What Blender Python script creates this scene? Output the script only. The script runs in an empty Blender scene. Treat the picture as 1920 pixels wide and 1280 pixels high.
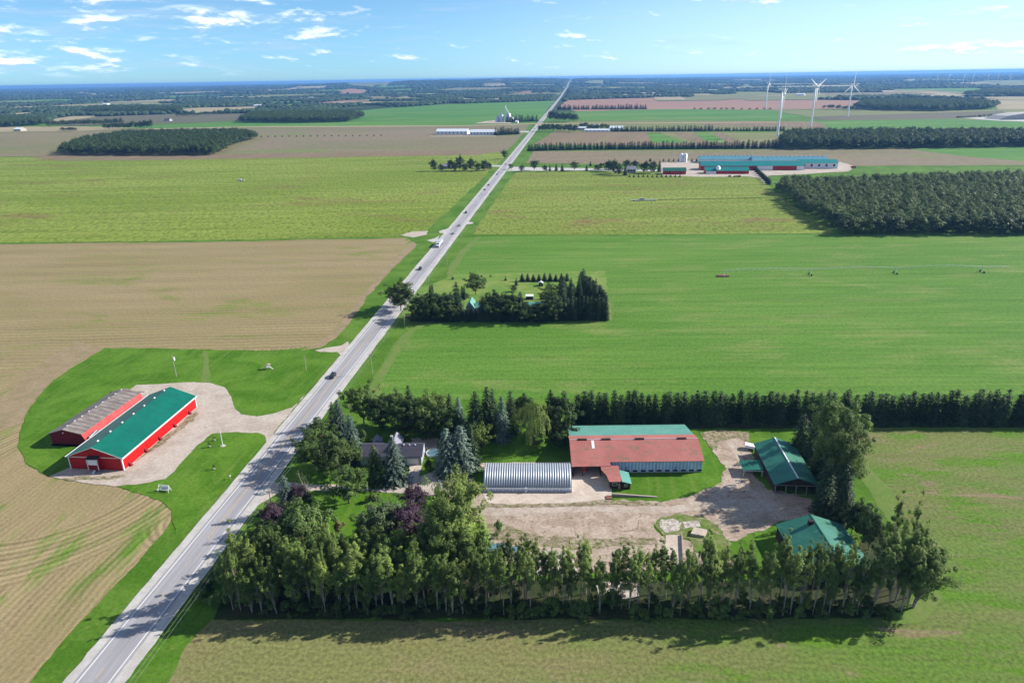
import bpy, bmesh, math, random
import numpy as np
from mathutils import Vector, Matrix
from mathutils.geometry import tessellate_polygon
S = bpy.context.scene
COL = S.collection
R = math.radians
rnd = random.Random(7)

# ---------------------------------------------------------------- camera
CAM_H = 120.0
F_PX = 1280.0
PITCH = math.atan((640 - 146) / F_PX)
ROLL = R(0.95)
fw = Vector((0, math.cos(PITCH), -math.sin(PITCH)))
up0 = Vector((0, math.sin(PITCH), math.cos(PITCH)))
rt0 = Vector((1, 0, 0))
cr, sr = math.cos(ROLL), math.sin(ROLL)
rt = rt0 * cr - up0 * sr
up = rt0 * sr + up0 * cr
cam_d = bpy.data.cameras.new('camera')
cam = bpy.data.objects.new('camera', cam_d)
COL.objects.link(cam)
cam.matrix_world = Matrix(((rt.x, up.x, -fw.x, 0), (rt.y, up.y, -fw.y, 0), (rt.z, up.z, -fw.z, CAM_H), (0, 0, 0, 1)))
cam_d.sensor_width = 36
cam_d.lens = F_PX / 1920 * 36
cam_d.clip_start = 1
cam_d.clip_end = 300000
S.camera = cam

# ---------------------------------------------------------------- sky, sun, exposure
SUN_AZ, SUN_EL = 75.0, 31.0          # clockwise from +Y
w = bpy.data.worlds.new('World')
S.world = w
w.use_nodes = True
SKY_K = 0.088
EXPO = 0.98
HAZE = 5.5e-5
sun_d = bpy.data.lights.new('sun', 'SUN')
sun_d.energy = 5.0
sun_d.angle = R(0.5)
sun_d.color = (1.0, 0.95, 0.86)
sun = bpy.data.objects.new('sun', sun_d)
COL.objects.link(sun)
sd = Vector((math.sin(R(SUN_AZ)) * math.cos(R(SUN_EL)), math.cos(R(SUN_AZ)) * math.cos(R(SUN_EL)), math.sin(R(SUN_EL))))
sun.rotation_euler = sd.to_track_quat('Z', 'Y').to_euler()
S.view_settings.view_transform = 'Standard'
S.view_settings.look = 'None'
S.view_settings.gamma = 1
S.view_settings.exposure = EXPO
S.view_settings.use_curve_mapping = False
S.cycles.max_bounces = 6
S.cycles.diffuse_bounces = 2
S.cycles.glossy_bounces = 2
S.cycles.transmission_bounces = 2
S.cycles.volume_bounces = 0
S.cycles.transparent_max_bounces = 4
S.cycles.use_adaptive_sampling = True
S.cycles.use_denoising = True


class NT:
    """tiny node helper"""
    def __init__(s, tree):
        s.t = tree
        s.n = tree.nodes
        s.l = tree.links

    def node(s, kind, **kw):
        n = s.n.new(kind)
        for k, v in kw.items():
            setattr(n, k, v)
        return n

    def put(s, sock, v):
        if isinstance(v, bpy.types.NodeSocket):
            s.l.new(v, sock)
        else:
            sock.default_value = v

    def math(s, op, a, b=0.0, c=None, clamp=False):
        n = s.node('ShaderNodeMath', operation=op)
        n.use_clamp = clamp
        s.put(n.inputs[0], a)
        s.put(n.inputs[1], b)
        if c is not None:
            s.put(n.inputs[2], c)
        return n.outputs[0]

    def vmath(s, op, a, b=(0, 0, 0)):
        n = s.node('ShaderNodeVectorMath', operation=op)
        s.put(n.inputs[0], a)
        s.put(n.inputs[1], b)
        return n.outputs[0]

    def pos(s):
        return s.node('ShaderNodeNewGeometry').outputs['Position']

    def obj(s):
        return s.node('ShaderNodeTexCoord').outputs['Object']

    def mapping(s, v, rot=(0, 0, 0), scale=(1, 1, 1), loc=(0, 0, 0)):
        n = s.node('ShaderNodeMapping', vector_type='POINT')
        s.l.new(v, n.inputs[0])
        n.inputs['Location'].default_value = loc
        n.inputs['Rotation'].default_value = rot
        n.inputs['Scale'].default_value = scale
        return n.outputs[0]

    def noise(s, v, scale, detail=3, rough=0.55, dist=0.0):
        n = s.node('ShaderNodeTexNoise')
        s.l.new(v, n.inputs['Vector'])
        n.inputs['Scale'].default_value = scale
        n.inputs['Detail'].default_value = detail
        n.inputs['Roughness'].default_value = rough
        n.inputs['Distortion'].default_value = dist
        return n.outputs['Fac']

    def ramp(s, f, lo, hi, a=0.0, b=1.0):
        n = s.node('ShaderNodeMapRange')
        n.clamp = True
        n.interpolation_type = 'SMOOTHSTEP'
        s.put(n.inputs[0], f)
        for i, v in enumerate((lo, hi, a, b)):
            n.inputs[i + 1].default_value = v
        return n.outputs[0]

    def mix(s, f, a, b, mode='MIX'):
        n = s.node('ShaderNodeMix', data_type='RGBA', blend_type=mode)
        s.put(n.inputs[0], f)
        s.put(n.inputs[6], a if isinstance(a, bpy.types.NodeSocket) else (*a[:3], 1))
        s.put(n.inputs[7], b if isinstance(b, bpy.types.NodeSocket) else (*b[:3], 1))
        return n.outputs[2]

    def scalecol(s, c, f):
        n = s.node('ShaderNodeVectorMath', operation='SCALE')
        s.put(n.inputs[0], c if isinstance(c, bpy.types.NodeSocket) else c[:3])
        s.put(n.inputs[3], f)
        return n.outputs[0]

    def sep(s, v):
        n = s.node('ShaderNodeSeparateXYZ')
        s.l.new(v, n.inputs[0])
        return n.outputs

    def comb(s, x, y, z=0.0):
        n = s.node('ShaderNodeCombineXYZ')
        s.put(n.inputs[0], x)
        s.put(n.inputs[1], y)
        s.put(n.inputs[2], z)
        return n.outputs[0]


def build_world():
    T = NT(w.node_tree)
    T.n.clear()
    sky = T.node('ShaderNodeTexSky', sky_type='NISHITA')
    sky.sun_disc = False
    sky.sun_elevation = R(SUN_EL)
    sky.sun_rotation = R(SUN_AZ)
    sky.altitude = 300
    sky.air_density = 0.75
    sky.dust_density = 0.25
    sky.ozone_density = 2.5
    d = T.node('ShaderNodeTexCoord').outputs['Generated']
    X, Y, Z = T.sep(d)[:3]
    az = T.math('ARCTAN2', X, Y)
    q = T.comb(T.math('MULTIPLY', az, 17.0), T.math('MULTIPLY', Z, 62.0), 0)
    q2 = T.comb(T.math('MULTIPLY', az, 17.0), T.math('MULTIPLY', T.math('ADD', Z, 0.0035), 62.0), 0)
    n1 = T.noise(q, 1.0, 6, 0.55, 0.15)
    n2 = T.noise(q2, 1.0, 6, 0.55, 0.15)
    mass = T.noise(T.mapping(q, scale=(0.22, 0.25, 1), loc=(3.1, 0.4, 0)), 1.0, 2)
    side = T.math('MULTIPLY', T.ramp(az, -0.60, -0.05, 0.135, -0.03), T.ramp(Z, 0.015, 0.06, 0.55, 1.0))
    f = T.math('ADD', T.math('ADD', n1, side), T.math('MULTIPLY', T.math('SUBTRACT', mass, 0.5), 0.55))
    cl = T.math('MULTIPLY', T.ramp(f, 0.555, 0.76), 0.85)
    veilc = T.math('MULTIPLY', T.ramp(T.math('ADD', T.noise(T.mapping(q, scale=(0.35, 1.3, 1)), 1.0, 5, 0.6, 0.5), T.math('MULTIPLY', side, 0.8)), 0.50, 0.74), 0.38)
    cl = T.math('MAXIMUM', cl, veilc)
    cl = T.math('MULTIPLY', cl, T.ramp(Z, 0.006, 0.022))
    lit = T.ramp(T.math('ADD', T.math('SUBTRACT', n1, n2), T.math('MULTIPLY', T.math('SUBTRACT', f, 0.6), 0.5)), -0.03, 0.09)
    ccol = T.mix(lit, (3.4, 4.3, 5.6), (7.4, 7.8, 8.4))
    base = sky.outputs[0]
    base = T.mix(1.0, base, SKY_TINT, 'MULTIPLY')
    base = T.mix(T.ramp(Z, 0.0, 0.09, 1.0, 0.0), base, T.mix(1.0, base, (0.82, 0.94, 1.12), 'MULTIPLY'))
    # brighter, whiter veil on the sun's side of the horizon
    sx = T.ramp(X, -0.25, 0.65)
    hz = T.ramp(Z, 0.0, 0.22, 1.0, 0.0)
    veil = T.math('MULTIPLY', T.math('MULTIPLY', sx, hz), 0.62)
    base = T.mix(veil, base, (5.6, 6.6, 7.0))
    out = T.mix(cl, base, ccol)
    bg = T.node('ShaderNodeBackground')
    T.l.new(out, bg.inputs[0])
    bg.inputs[1].default_value = SKY_K
    o = T.node('ShaderNodeOutputWorld')
    T.l.new(bg.outputs[0], o.inputs[0])


SKY_TINT = (0.54, 0.77, 0.92)
build_world()


# ---------------------------------------------------------------- ground relief and pixel -> ground point
def sstep(a, b, x):
    t = min(1, max(0, (x - a) / (b - a)))
    return t * t * (3 - 2 * t)


def gz(x, y):
    """height of the land: flat farm plain, a long low rise far beyond"""
    d = math.hypot(x, y)
    if d < 4500:
        return 0.0
    az = math.degrees(math.atan2(x, y))
    prof = 10 + 80 * math.exp(-((az + 2) / 15.0) ** 2)
    prof += 5 * math.sin(az * 0.9 + 1) + 3 * math.sin(az * 2.3) + 2 * math.sin(az * 5.1 + 2)
    prof *= 0.20 + 0.80 * sstep(-40, -22, az)
    h = prof * sstep(4500, 13500, d) * (1 - 0.75 * sstep(15000, 24000, d))
    h += 5 * sstep(4500, 7000, d) * math.sin(x / 900.0 + 1) * math.sin(y / 700.0)
    return max(0.0, h)


def at(px, py, z=0.0, relief=True):
    u = (px - 960) / F_PX
    v = -(py - 640) / F_PX
    u2 = u * cr + v * sr
    v2 = -u * sr + v * cr
    d = rt0 * u2 + fw + up0 * v2
    t = (z - CAM_H) / d.z if d.z < -1e-5 else 4e4
    t = min(t, 4e4)
    p = Vector((0, 0, CAM_H)) + d * t
    if relief and z == 0.0 and p.y > 4500:
        t0 = 4000.0
        while t0 < t:
            q = Vector((0, 0, CAM_H)) + d * t0
            if q.z <= gz(q.x, q.y):
                return Vector((q.x, q.y, gz(q.x, q.y)))
            t0 *= 1.01
    return p


def proj(P):
    d = Vector(P) - Vector((0, 0, CAM_H))
    z = d.dot(fw)
    return 960 + d.dot(rt) / z * F_PX, 640 - d.dot(up) / z * F_PX


def height_for(base, topy):
    """height of a thing standing at ground point base whose top is seen at row topy"""
    lo, hi = 0.0, 200.0
    for _ in range(30):
        m = (lo + hi) / 2
        if proj((base.x, base.y, m))[1] > topy:
            lo = m
        else:
            hi = m
    return lo


def mpp(p):
    """metres covered by one photo pixel across at p"""
    return (p - Vector((0, 0, CAM_H))).dot(fw) / F_PX


# ---------------------------------------------------------------- materials
def C(r, g, b, k=0.5):
    def l(v):
        v /= 255
        return v / 12.92 if v <= 0.04045 else ((v + 0.055) / 1.055) ** 2.4
    return (l(r) * k, l(g) * k, l(b) * k)


MATS = {}


def mat(name, fn=None, rough=0.8, color=None, metal=0.0, spec=0.3):
    m = bpy.data.materials.new(name)
    m.use_nodes = True
    T = NT(m.node_tree)
    b = T.n['Principled BSDF']
    b.inputs['Roughness'].default_value = rough
    b.inputs['Metallic'].default_value = metal
    b.inputs['Specular IOR Level'].default_value = spec
    if color:
        b.inputs['Base Color'].default_value = (*color, 1)
    if fn:
        r = fn(T, b)
        if r is not None:
            T.l.new(r, b.inputs['Base Color'])
    MATS[name] = m
    return m


def bump(T, b, h, strength, dist):
    n = T.node('ShaderNodeBump')
    n.inputs['Strength'].default_value = strength
    n.inputs['Distance'].default_value = dist
    T.l.new(h, n.inputs['Height'])
    T.l.new(n.outputs[0], b.inputs['Normal'])


ROAD_AZ = 5.4


def field_mat(name, c1, c2, c3, az=95.4, row=2.5, rowk=0.12, patch=1 / 70, streak=0.6, grain=0.25, gscale=1.2, patchk=(0.42, 0.62),
              rings=None, bumpk=0.0, thin=None, speck=None, gy=0.8, tram=None, ts=0.15, east=None):
    """crop or soil field: patches of two tints along the working direction, drill rows, fine grain"""
    def fn(T, b):
        P = T.pos()
        q = T.mapping(P, rot=(0, 0, R(az)), scale=(1, 1, 0))      # x' runs along the rows after turning by az
        n1 = T.noise(T.mapping(q, scale=(0.35, 1, 1)), patch * 1.0, 4, 0.6, 0.4)
        n2 = T.noise(T.mapping(q, scale=(0.05, 1, 1)), 0.16 * streak, 4, 0.65)
        n3 = T.ramp(T.noise(T.mapping(q, scale=(1, gy, 1)), gscale, 3, 0.75), 0.30, 0.70)
        f = T.math('ADD', T.math('MULTIPLY', n1, 0.62), T.math('MULTIPLY', n2, 0.38))
        col = T.mix(T.ramp(f, *patchk), c1, c2)
        n4 = T.noise(T.mapping(q, scale=(0.5, 1, 1), loc=(300, 77, 0)), patch * 1.7, 4, 0.65, 0.8)
        n4 = T.math('ADD', n4, T.math('MULTIPLY', T.math('SUBTRACT', n2, 0.5), 0.5))
        col = T.mix(T.ramp(n4, 0.55, 0.72), col, c3)
        Y = T.sep(q)[1]
        wob = T.math('MULTIPLY', T.noise(q, 0.02, 2), 6.0)
        s = T.math('SINE', T.math('MULTIPLY', T.math('ADD', Y, wob), 2 * math.pi / row))
        s2 = T.math('SINE', T.math('MULTIPLY', T.math('ADD', Y, wob), 2 * math.pi / (row * 5.3)))
        k = T.math('ADD', T.math('MULTIPLY', s, rowk), T.math('MULTIPLY', s2, rowk * 0.45))
        k = T.math('MULTIPLY', k, T.ramp(T.noise(q, 0.02, 3), 0.35, 0.6, 0.25, 1.0))
        if tram:
            tl = T.math('SINE', T.math('MULTIPLY', T.math('ADD', Y, T.math('MULTIPLY', wob, 0.3)), 2 * math.pi / tram[0]))
            k = T.math('SUBTRACT', k, T.math('MULTIPLY', T.ramp(tl, 0.985, 1.0), tram[1]))
        if rings:
            XY = T.sep(P)
            for (cx, cy, r0, r1, ex) in rings:
                dx = T.math('SUBTRACT', XY[0], cx)
                dy = T.math('MULTIPLY', T.math('SUBTRACT', XY[1], cy), ex)
                dd = T.math('SQRT', T.math('ADD', T.math('MULTIPLY', dx, dx), T.math('MULTIPLY', dy, dy)))
                m = T.math('MULTIPLY', T.ramp(dd, r0 - 1, r0 + 1), T.ramp(dd, r1 - 4, r1, 1, 0))
                rr = T.math('SINE', T.math('MULTIPLY', dd, 2 * math.pi / 2.1))
                rr = T.math('ADD', T.math('MULTIPLY', rr, 0.20), T.math('MULTIPLY', T.math('SINE', T.math('MULTIPLY', dd, 1.1)), 0.10))
                k = T.math('ADD', T.math('MULTIPLY', k, T.math('SUBTRACT', 1.0, m)), T.math('MULTIPLY', rr, m))
        v = T.math('ADD', T.math('ADD', 1.0, k), T.math('MULTIPLY', T.math('SUBTRACT', n3, 0.5), grain * 2))
        v = T.math('ADD', v, T.math('MULTIPLY', T.math('SUBTRACT', n2, 0.5), 0.45))
        if thin:
            col = T.mix(T.ramp(T.noise(T.mapping(q, scale=(ts, 1, 1)), thin[0], 4, 0.7), thin[1], thin[2]), col, thin[3])
        if speck:
            sp = T.noise(T.mapping(P, scale=(1, 0.38, 1)), speck[0], 2, 0.7)
            col = T.mix(T.math('MULTIPLY', T.ramp(sp, 0.50, 0.62), speck[1]), col, speck[2])
        if east:
            xe = T.math('ADD', T.sep(P)[0], T.math('MULTIPLY', T.noise(P, 0.03, 3), 90))
            col = T.mix(T.ramp(xe, east[0], east[1], east[2], 0.0), col, T.mix(n1, C(172, 146, 114), C(140, 146, 90)))
        if bumpk:
            bump(T, b, n3, bumpk, 0.5)
        return T.scalecol(col, v)
    return mat(name, fn, rough=0.95, spec=0.1)


def rough_mat(name, c1, c2, s1=0.12, s2=1.5, k=0.3, rough=0.95, c3=None, s3=0.5, th=(0.62, 0.72), az=0, st=1.0, bk=0.0):
    def fn(T, b):
        P = T.mapping(T.pos(), rot=(0, 0, R(az)), scale=(st, 1, 1))
        n1 = T.noise(P, s1, 4, 0.65, 0.5)
        n2 = T.noise(T.pos(), s2, 3, 0.7)
        col = T.mix(T.ramp(n1, 0.38, 0.64), c1, c2)
        if c3:
            col = T.mix(T.ramp(T.noise(P, s3, 4, 0.7), *th), col, c3)
        if bk:
            bump(T, b, n2, bk, 0.3)
        return T.scalecol(col, T.math('ADD', 1.0, T.math('MULTIPLY', T.math('SUBTRACT', T.ramp(n2, 0.3, 0.7), 0.5), k * 2)))
    return mat(name, fn, rough=rough, spec=0.15)


# ---- land
def ground_fn(T, b):
    P = T.pos()
    g = T.mix(T.ramp(T.noise(P, 0.035, 5, 0.65, 0.6), 0.35, 0.65), C(84, 130, 30), C(116, 154, 56))
    g = T.mix(T.ramp(T.noise(P, 0.3, 4, 0.7), 0.55, 0.75), g, C(128, 150, 62))
    v = T.math('ADD', 1.0, T.math('MULTIPLY', T.math('SUBTRACT', T.ramp(T.noise(P, 0.9, 3, 0.75), 0.3, 0.7), 0.5), 0.42))
    g = T.scalecol(g, v)
    far = T.mix(T.ramp(T.noise(P, 0.004, 5, 0.7), 0.4, 0.62), C(44, 66, 34), C(96, 112, 70))
    Yw = T.sep(P)[1]
    m = T.ramp(T.math('ADD', Yw, T.math('MULTIPLY', T.noise(P, 0.002, 2), 300)), 2500, 3000)
    return T.mix(m, g, far)


mat('grass_land', ground_fn, rough=0.95, spec=0.1)
G1, G2 = C(64, 122, 18), C(96, 148, 40)


def lawn_fn(T, b):
    P = T.pos()
    g = T.mix(T.ramp(T.noise(P, 0.06, 5, 0.65, 0.8), 0.35, 0.65), C(80, 130, 22), C(110, 154, 46))
    q = T.mapping(P, rot=(0, 0, R(95.4)), scale=(1, 1, 1))
    g = T.mix(T.ramp(T.noise(T.mapping(q, scale=(0.08, 1, 1)), 0.45, 3, 0.6), 0.45, 0.8), g, C(118, 150, 56))
    v = T.math('ADD', 1.0, T.math('MULTIPLY', T.math('SUBTRACT', T.ramp(T.noise(P, 0.9, 3, 0.8), 0.3, 0.7), 0.5), 0.40))
    return T.scalecol(g, v)


mat('lawn', lawn_fn, rough=0.95, spec=0.1)
rough_mat('dry_lawn', C(118, 158, 62), C(150, 170, 84), 0.06, 1.3, 0.2, c3=C(170, 170, 100), s3=0.1)
RINGS = ((-91, 171.5, 2.0, 21.0, 1.0), (-148, 197, 31.5, 52.0, 0.86), (-110, 305, 3.0, 17.0, 0.8))
field_mat('tilled_near', C(184, 164, 124), C(168, 154, 110), C(132, 156, 74), az=95.4, row=2.0, rowk=0.15, patch=1 / 34, streak=1.6, grain=0.20,
          thin=(0.12, 0.54, 0.70, C(104, 150, 44)), gy=1.0, rings=RINGS)
field_mat('tilled_mid', C(178, 160, 120), C(166, 152, 106), C(146, 152, 84), az=-1.0, row=4.2, rowk=0.13, patch=1 / 60, streak=1.4, grain=0.16, gscale=0.8, gy=0.6,
          thin=(0.10, 0.60, 0.78, C(146, 156, 84)), tram=(19, 0.10))
field_mat('potato', C(138, 160, 56), C(158, 176, 76), C(150, 134, 78), az=0, row=6, rowk=0.02, patch=1 / 110, streak=0.4, grain=0.24, gscale=0.45, patchk=(0.40, 0.60),
          speck=(0.30, 0.55, C(80, 104, 28)), gy=0.35)
field_mat('potato_right', C(138, 158, 60), C(156, 172, 78), C(152, 136, 82), az=0, row=6, rowk=0.02, patch=1 / 90, streak=0.4, grain=0.24, gscale=0.45, patchk=(0.42, 0.60),
          speck=(0.33, 0.55, C(82, 106, 30)), gy=0.35)
field_mat('stubble_far', C(158, 146, 112), C(144, 142, 98), C(138, 148, 84), az=0, row=12, rowk=0.03, patch=1 / 260, streak=0.12, grain=0.12, gscale=0.16, gy=0.25)
field_mat('stubble_grey', C(160, 144, 118), C(146, 142, 104), C(136, 150, 84), az=0, row=12, rowk=0.03, patch=1 / 200, streak=0.15, grain=0.12, gscale=0.16, gy=0.25)
field_mat('clover', C(102, 150, 52), C(116, 158, 62), C(136, 160, 80), az=1.5, row=4.2, rowk=0.05, patch=1 / 60, streak=1.3, grain=0.20, gscale=0.9, gy=0.4,
          thin=(0.06, 0.48, 0.78, C(140, 160, 84)), tram=(26, 0.16), ts=0.35)
field_mat('green_far', C(94, 150, 58), C(114, 162, 68), C(142, 162, 88), az=0, row=16, rowk=0.04, patch=1 / 300, streak=0.1, grain=0.10, gscale=0.14, gy=0.25)
field_mat('pasture_near', C(138, 144, 86), C(108, 146, 54), C(160, 140, 112), az=4.0, row=1.6, rowk=0.05, patch=1 / 28, streak=1.6, grain=0.32, gscale=1.1, patchk=(0.36, 0.60), ts=0.4, east=(20, 120, 0.72),
          thin=(0.09, 0.48, 0.64, C(104, 148, 40)), gy=0.9)
field_mat('pink_soil', C(190, 148, 126), C(182, 146, 122), C(172, 150, 112), az=0, row=20, rowk=0.04, patch=1 / 300, streak=0.1, grain=0.08, gscale=0.14, gy=0.25)
field_mat('brown_strip', C(160, 138, 110), C(150, 134, 104), C(140, 144, 92), az=-70, row=14, rowk=0.08, patch=1 / 90, streak=0.25, grain=0.10, gscale=0.2)
field_mat('olive_far', C(148, 152, 96), C(140, 150, 88), C(160, 154, 104), az=0, row=18, rowk=0.04, patch=1 / 300, streak=0.1, grain=0.08, gscale=0.14, gy=0.25)
field_mat('tan_far', C(200, 184, 146), C(186, 172, 132), C(160, 164, 108), az=0, row=18, rowk=0.02, patch=1 / 260, streak=0.08, grain=0.05, gscale=0.05)
field_mat('dark_strip', C(128, 122, 98), C(120, 116, 90), C(118, 128, 84), az=0, row=18, rowk=0.03, patch=1 / 200, streak=0.1, grain=0.05, gscale=0.08)
rough_mat('faint_track', C(118, 150, 66), C(136, 152, 82), 0.15, 1.2, 0.14, c3=C(116, 150, 60), s3=0.3, th=(0.50, 0.66))
rough_mat('bare_track', C(182, 160, 128), C(166, 150, 112), 0.15, 1.2, 0.2, c3=C(120, 146, 66), s3=0.3, th=(0.58, 0.75))
rough_mat('gravel', C(226, 212, 198), C(208, 192, 176), 0.10, 1.1, 0.14, c3=C(190, 172, 152), s3=0.35)
rough_mat('shoulder_gravel', C(232, 228, 222), C(216, 210, 204), 0.2, 2.0, 0.08)
rough_mat('yard_dirt', C(216, 196, 178), C(190, 168, 148), 0.16, 1.2, 0.20, c3=C(150, 138, 104), s3=0.45, th=(0.56, 0.68))
rough_mat('wheel_track', C(222, 206, 190), C(202, 184, 166), 0.3, 1.2, 0.14)
rough_mat('rough_grass', C(110, 142, 56), C(140, 148, 90), 0.3, 1.2, 0.25, c3=C(186, 170, 146), s3=0.4, th=(0.55, 0.66))
rough_mat('weedy_edge', C(150, 140, 106), C(196, 178, 156), 0.5, 1.3, 0.3, c3=C(100, 124, 50), s3=0.7, th=(0.54, 0.62))
rough_mat('concrete', C(242, 224, 208), C(226, 206, 190), 0.2, 1.4, 0.10, c3=C(150, 134, 120), s3=0.7, th=(0.64, 0.70))
rough_mat('rubble', C(235, 226, 214), C(190, 178, 166), 0.6, 1.6, 0.3, c3=C(120, 108, 96), s3=1.1, th=(0.56, 0.64))
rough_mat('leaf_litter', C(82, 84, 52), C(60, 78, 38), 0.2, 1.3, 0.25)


def asphalt_fn(T, b):
    P = T.pos()
    q = T.mapping(P, rot=(0, 0, R(ROAD_AZ)))
    X = T.sep(q)[0]
    n = T.noise(T.mapping(q, scale=(1, 0.03, 1)), 1.0, 4, 0.6)
    col = T.mix(T.ramp(n, 0.35, 0.65), C(178, 176, 180), C(198, 194, 198))
    v = T.math('ADD', 1.0, T.math('MULTIPLY', T.math('SUBTRACT', T.noise(P, 3.0, 3, 0.7), 0.5), 0.22))
    patch = T.noise(T.mapping(q, scale=(1, 0.25, 1)), 0.12, 2)
    v = T.math('MULTIPLY', v, T.ramp(patch, 0.35, 0.6, 0.93, 1.05))
    return T.scalecol(col, v)


mat('asphalt', asphalt_fn, rough=0.8)
mat('line_white', rough=0.7, color=C(240, 240, 240, 0.8))
mat('line_yellow', rough=0.7, color=C(226, 196, 140, 0.6))


# ---- foliage
def leaf_mat(name, c1, c2, c3=None, trans=0.25, rough=0.6):
    m = bpy.data.materials.new(name)
    m.use_nodes = True
    T = NT(m.node_tree)
    T.n.clear()
    O = T.obj()
    n = T.noise(O, 0.55, 2, 0.6)
    rn = T.node('ShaderNodeObjectInfo').outputs['Random']
    col = T.mix(T.ramp(n, 0.36, 0.62), c1, c2)
    if c3:
        col = T.mix(T.math('MULTIPLY', T.ramp(rn, 0.6, 1.0), 0.8), col, c3)
    fine = T.noise(O, 3.1, 1)
    broadn = T.ramp(T.noise(T.pos(), 0.11, 2, 0.7), 0.3, 0.7, 0.72, 1.3)
    v = T.math('MULTIPLY', T.ramp(rn, 0, 1, 0.78, 1.22), T.ramp(fine, 0.3, 0.7, 0.75, 1.25))
    v = T.math('MULTIPLY', v, broadn)
    col = T.scalecol(col, v)
    p = T.node('ShaderNodeBsdfPrincipled')
    p.inputs['Roughness'].default_value = rough
    p.inputs['Specular IOR Level'].default_value = 0.12
    T.l.new(col, p.inputs['Base Color'])
    tr = T.node('ShaderNodeBsdfTranslucent')
    T.l.new(T.scalecol(col, 1.15), tr.inputs[0])
    mx = T.node('ShaderNodeMixShader')
    mx.inputs[0].default_value = trans
    T.l.new(p.outputs[0], mx.inputs[1])
    T.l.new(tr.outputs[0], mx.inputs[2])
    o = T.node('ShaderNodeOutputMaterial')
    T.l.new(mx.outputs[0], o.inputs[0])
    MATS[name] = m


leaf_mat('leaf_poplar', (0.100, 0.156, 0.038), (0.146, 0.208, 0.054), (0.18, 0.23, 0.055), 0.38)
leaf_mat('leaf_broad', (0.058, 0.100, 0.024), (0.094, 0.142, 0.036), (0.10, 0.14, 0.03))
leaf_mat('leaf_dark', (0.036, 0.066, 0.020), (0.062, 0.102, 0.030), (0.06, 0.085, 0.025))
leaf_mat('leaf_wood', (0.038, 0.068, 0.018), (0.070, 0.108, 0.030), (0.080, 0.108, 0.030), 0.15)
leaf_mat('leaf_light', (0.095, 0.155, 0.040), (0.130, 0.195, 0.058))
leaf_mat('leaf_grey', (0.080, 0.120, 0.050), (0.110, 0.150, 0.070))
leaf_mat('leaf_willow', (0.115, 0.165, 0.035), (0.160, 0.210, 0.055))
leaf_mat('leaf_plum', (0.036, 0.020, 0.032), (0.058, 0.034, 0.050), None, 0.1)
leaf_mat('leaf_gold', (0.20, 0.19, 0.06), (0.26, 0.24, 0.10))
leaf_mat('needle_dark', (0.022, 0.044, 0.018), (0.040, 0.070, 0.026), (0.045, 0.068, 0.028), 0.08)
leaf_mat('needle_green', (0.040, 0.066, 0.018), (0.068, 0.095, 0.026), None, 0.1)
leaf_mat('needle_blue', (0.078, 0.118, 0.088), (0.135, 0.180, 0.140), None, 0.08)
rough_mat('bark_pale', (0.30, 0.27, 0.21), (0.20, 0.18, 0.14), 0.8, 3, 0.2)
rough_mat('bark_brown', (0.12, 0.09, 0.065), (0.08, 0.06, 0.045), 0.8, 3, 0.2)


# ---- building finishes
def sheet_fn(c1, c2, pitch=0.9, axis=0, k=0.05, weather=None, bk=0.25, patch=0.25, wth=(0.55, 0.7), wst=(1, 1, 1)):
    def fn(T, b):
        O = T.obj()
        n = T.noise(O, patch, 4, 0.65)
        col = T.mix(T.ramp(n, 0.35, 0.65), c1, c2)
        if weather:
            col = T.mix(T.ramp(T.noise(T.mapping(O, scale=wst), 0.45, 5, 0.75), *wth), col, weather)
        X = T.sep(O)[axis]
        s = T.math('SINE', T.math('MULTIPLY', X, 2 * math.pi / pitch))
        bump(T, b, s, bk, 0.05)
        return T.scalecol(col, T.math('ADD', 1.0, T.math('MULTIPLY', s, k)))
    return fn


mat('roof_green', sheet_fn(C(12, 128, 108), C(8, 116, 98), 0.9, 1, weather=C(30, 120, 104), wth=(0.5, 0.7)), rough=0.45)
mat('roof_green_x', sheet_fn(C(50, 130, 108), C(38, 118, 96), 0.9, 0), rough=0.45)
mat('roof_green_y', sheet_fn(C(72, 148, 126), C(58, 134, 112), 0.9, 1, weather=C(96, 160, 140)), rough=0.45)
mat('roof_mint', sheet_fn(C(128, 196, 180), C(114, 184, 168), 0.9, 0, weather=C(150, 196, 180)), rough=0.5)
mat('roof_teal', sheet_fn(C(20, 150, 150), C(34, 160, 158), 3.0, 0), rough=0.5)
mat('roof_pale_teal', sheet_fn(C(120, 180, 196), C(100, 170, 190), 3.0, 0), rough=0.5)
mat('roof_red', sheet_fn(C(222, 138, 128), C(206, 126, 116), 0.8, 0, weather=C(150, 134, 108), patch=0.15, wth=(0.50, 0.70), wst=(0.6, 1, 1), k=0.02, bk=0.12), rough=0.6)
mat('roof_grey', sheet_fn(C(150, 138, 134), C(128, 116, 112), 2.4, 1, k=0.16, weather=C(190, 180, 172), wth=(0.48, 0.66), wst=(0.4, 3.5, 1)), rough=0.7)
mat('wall_red', sheet_fn(C(232, 8, 12), C(222, 6, 10), 1.2, 1, k=0.05), rough=0.55)
mat('wall_red_front', sheet_fn(C(226, 12, 22), C(212, 10, 20), 1.2, 0, k=0.05), rough=0.55)
mat('wall_faded_red', sheet_fn(C(236, 92, 92), C(222, 72, 74), 1.5, 1, k=0.06), rough=0.7)
mat('wall_dark_red', rough=0.8, color=C(150, 24, 40))
mat('trim_white', rough=0.6, color=(0.62, 0.62, 0.60))
mat('white_metal', rough=0.5, color=(0.62, 0.65, 0.68))
mat('white_paint', rough=0.5, color=(0.72, 0.72, 0.72))
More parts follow.
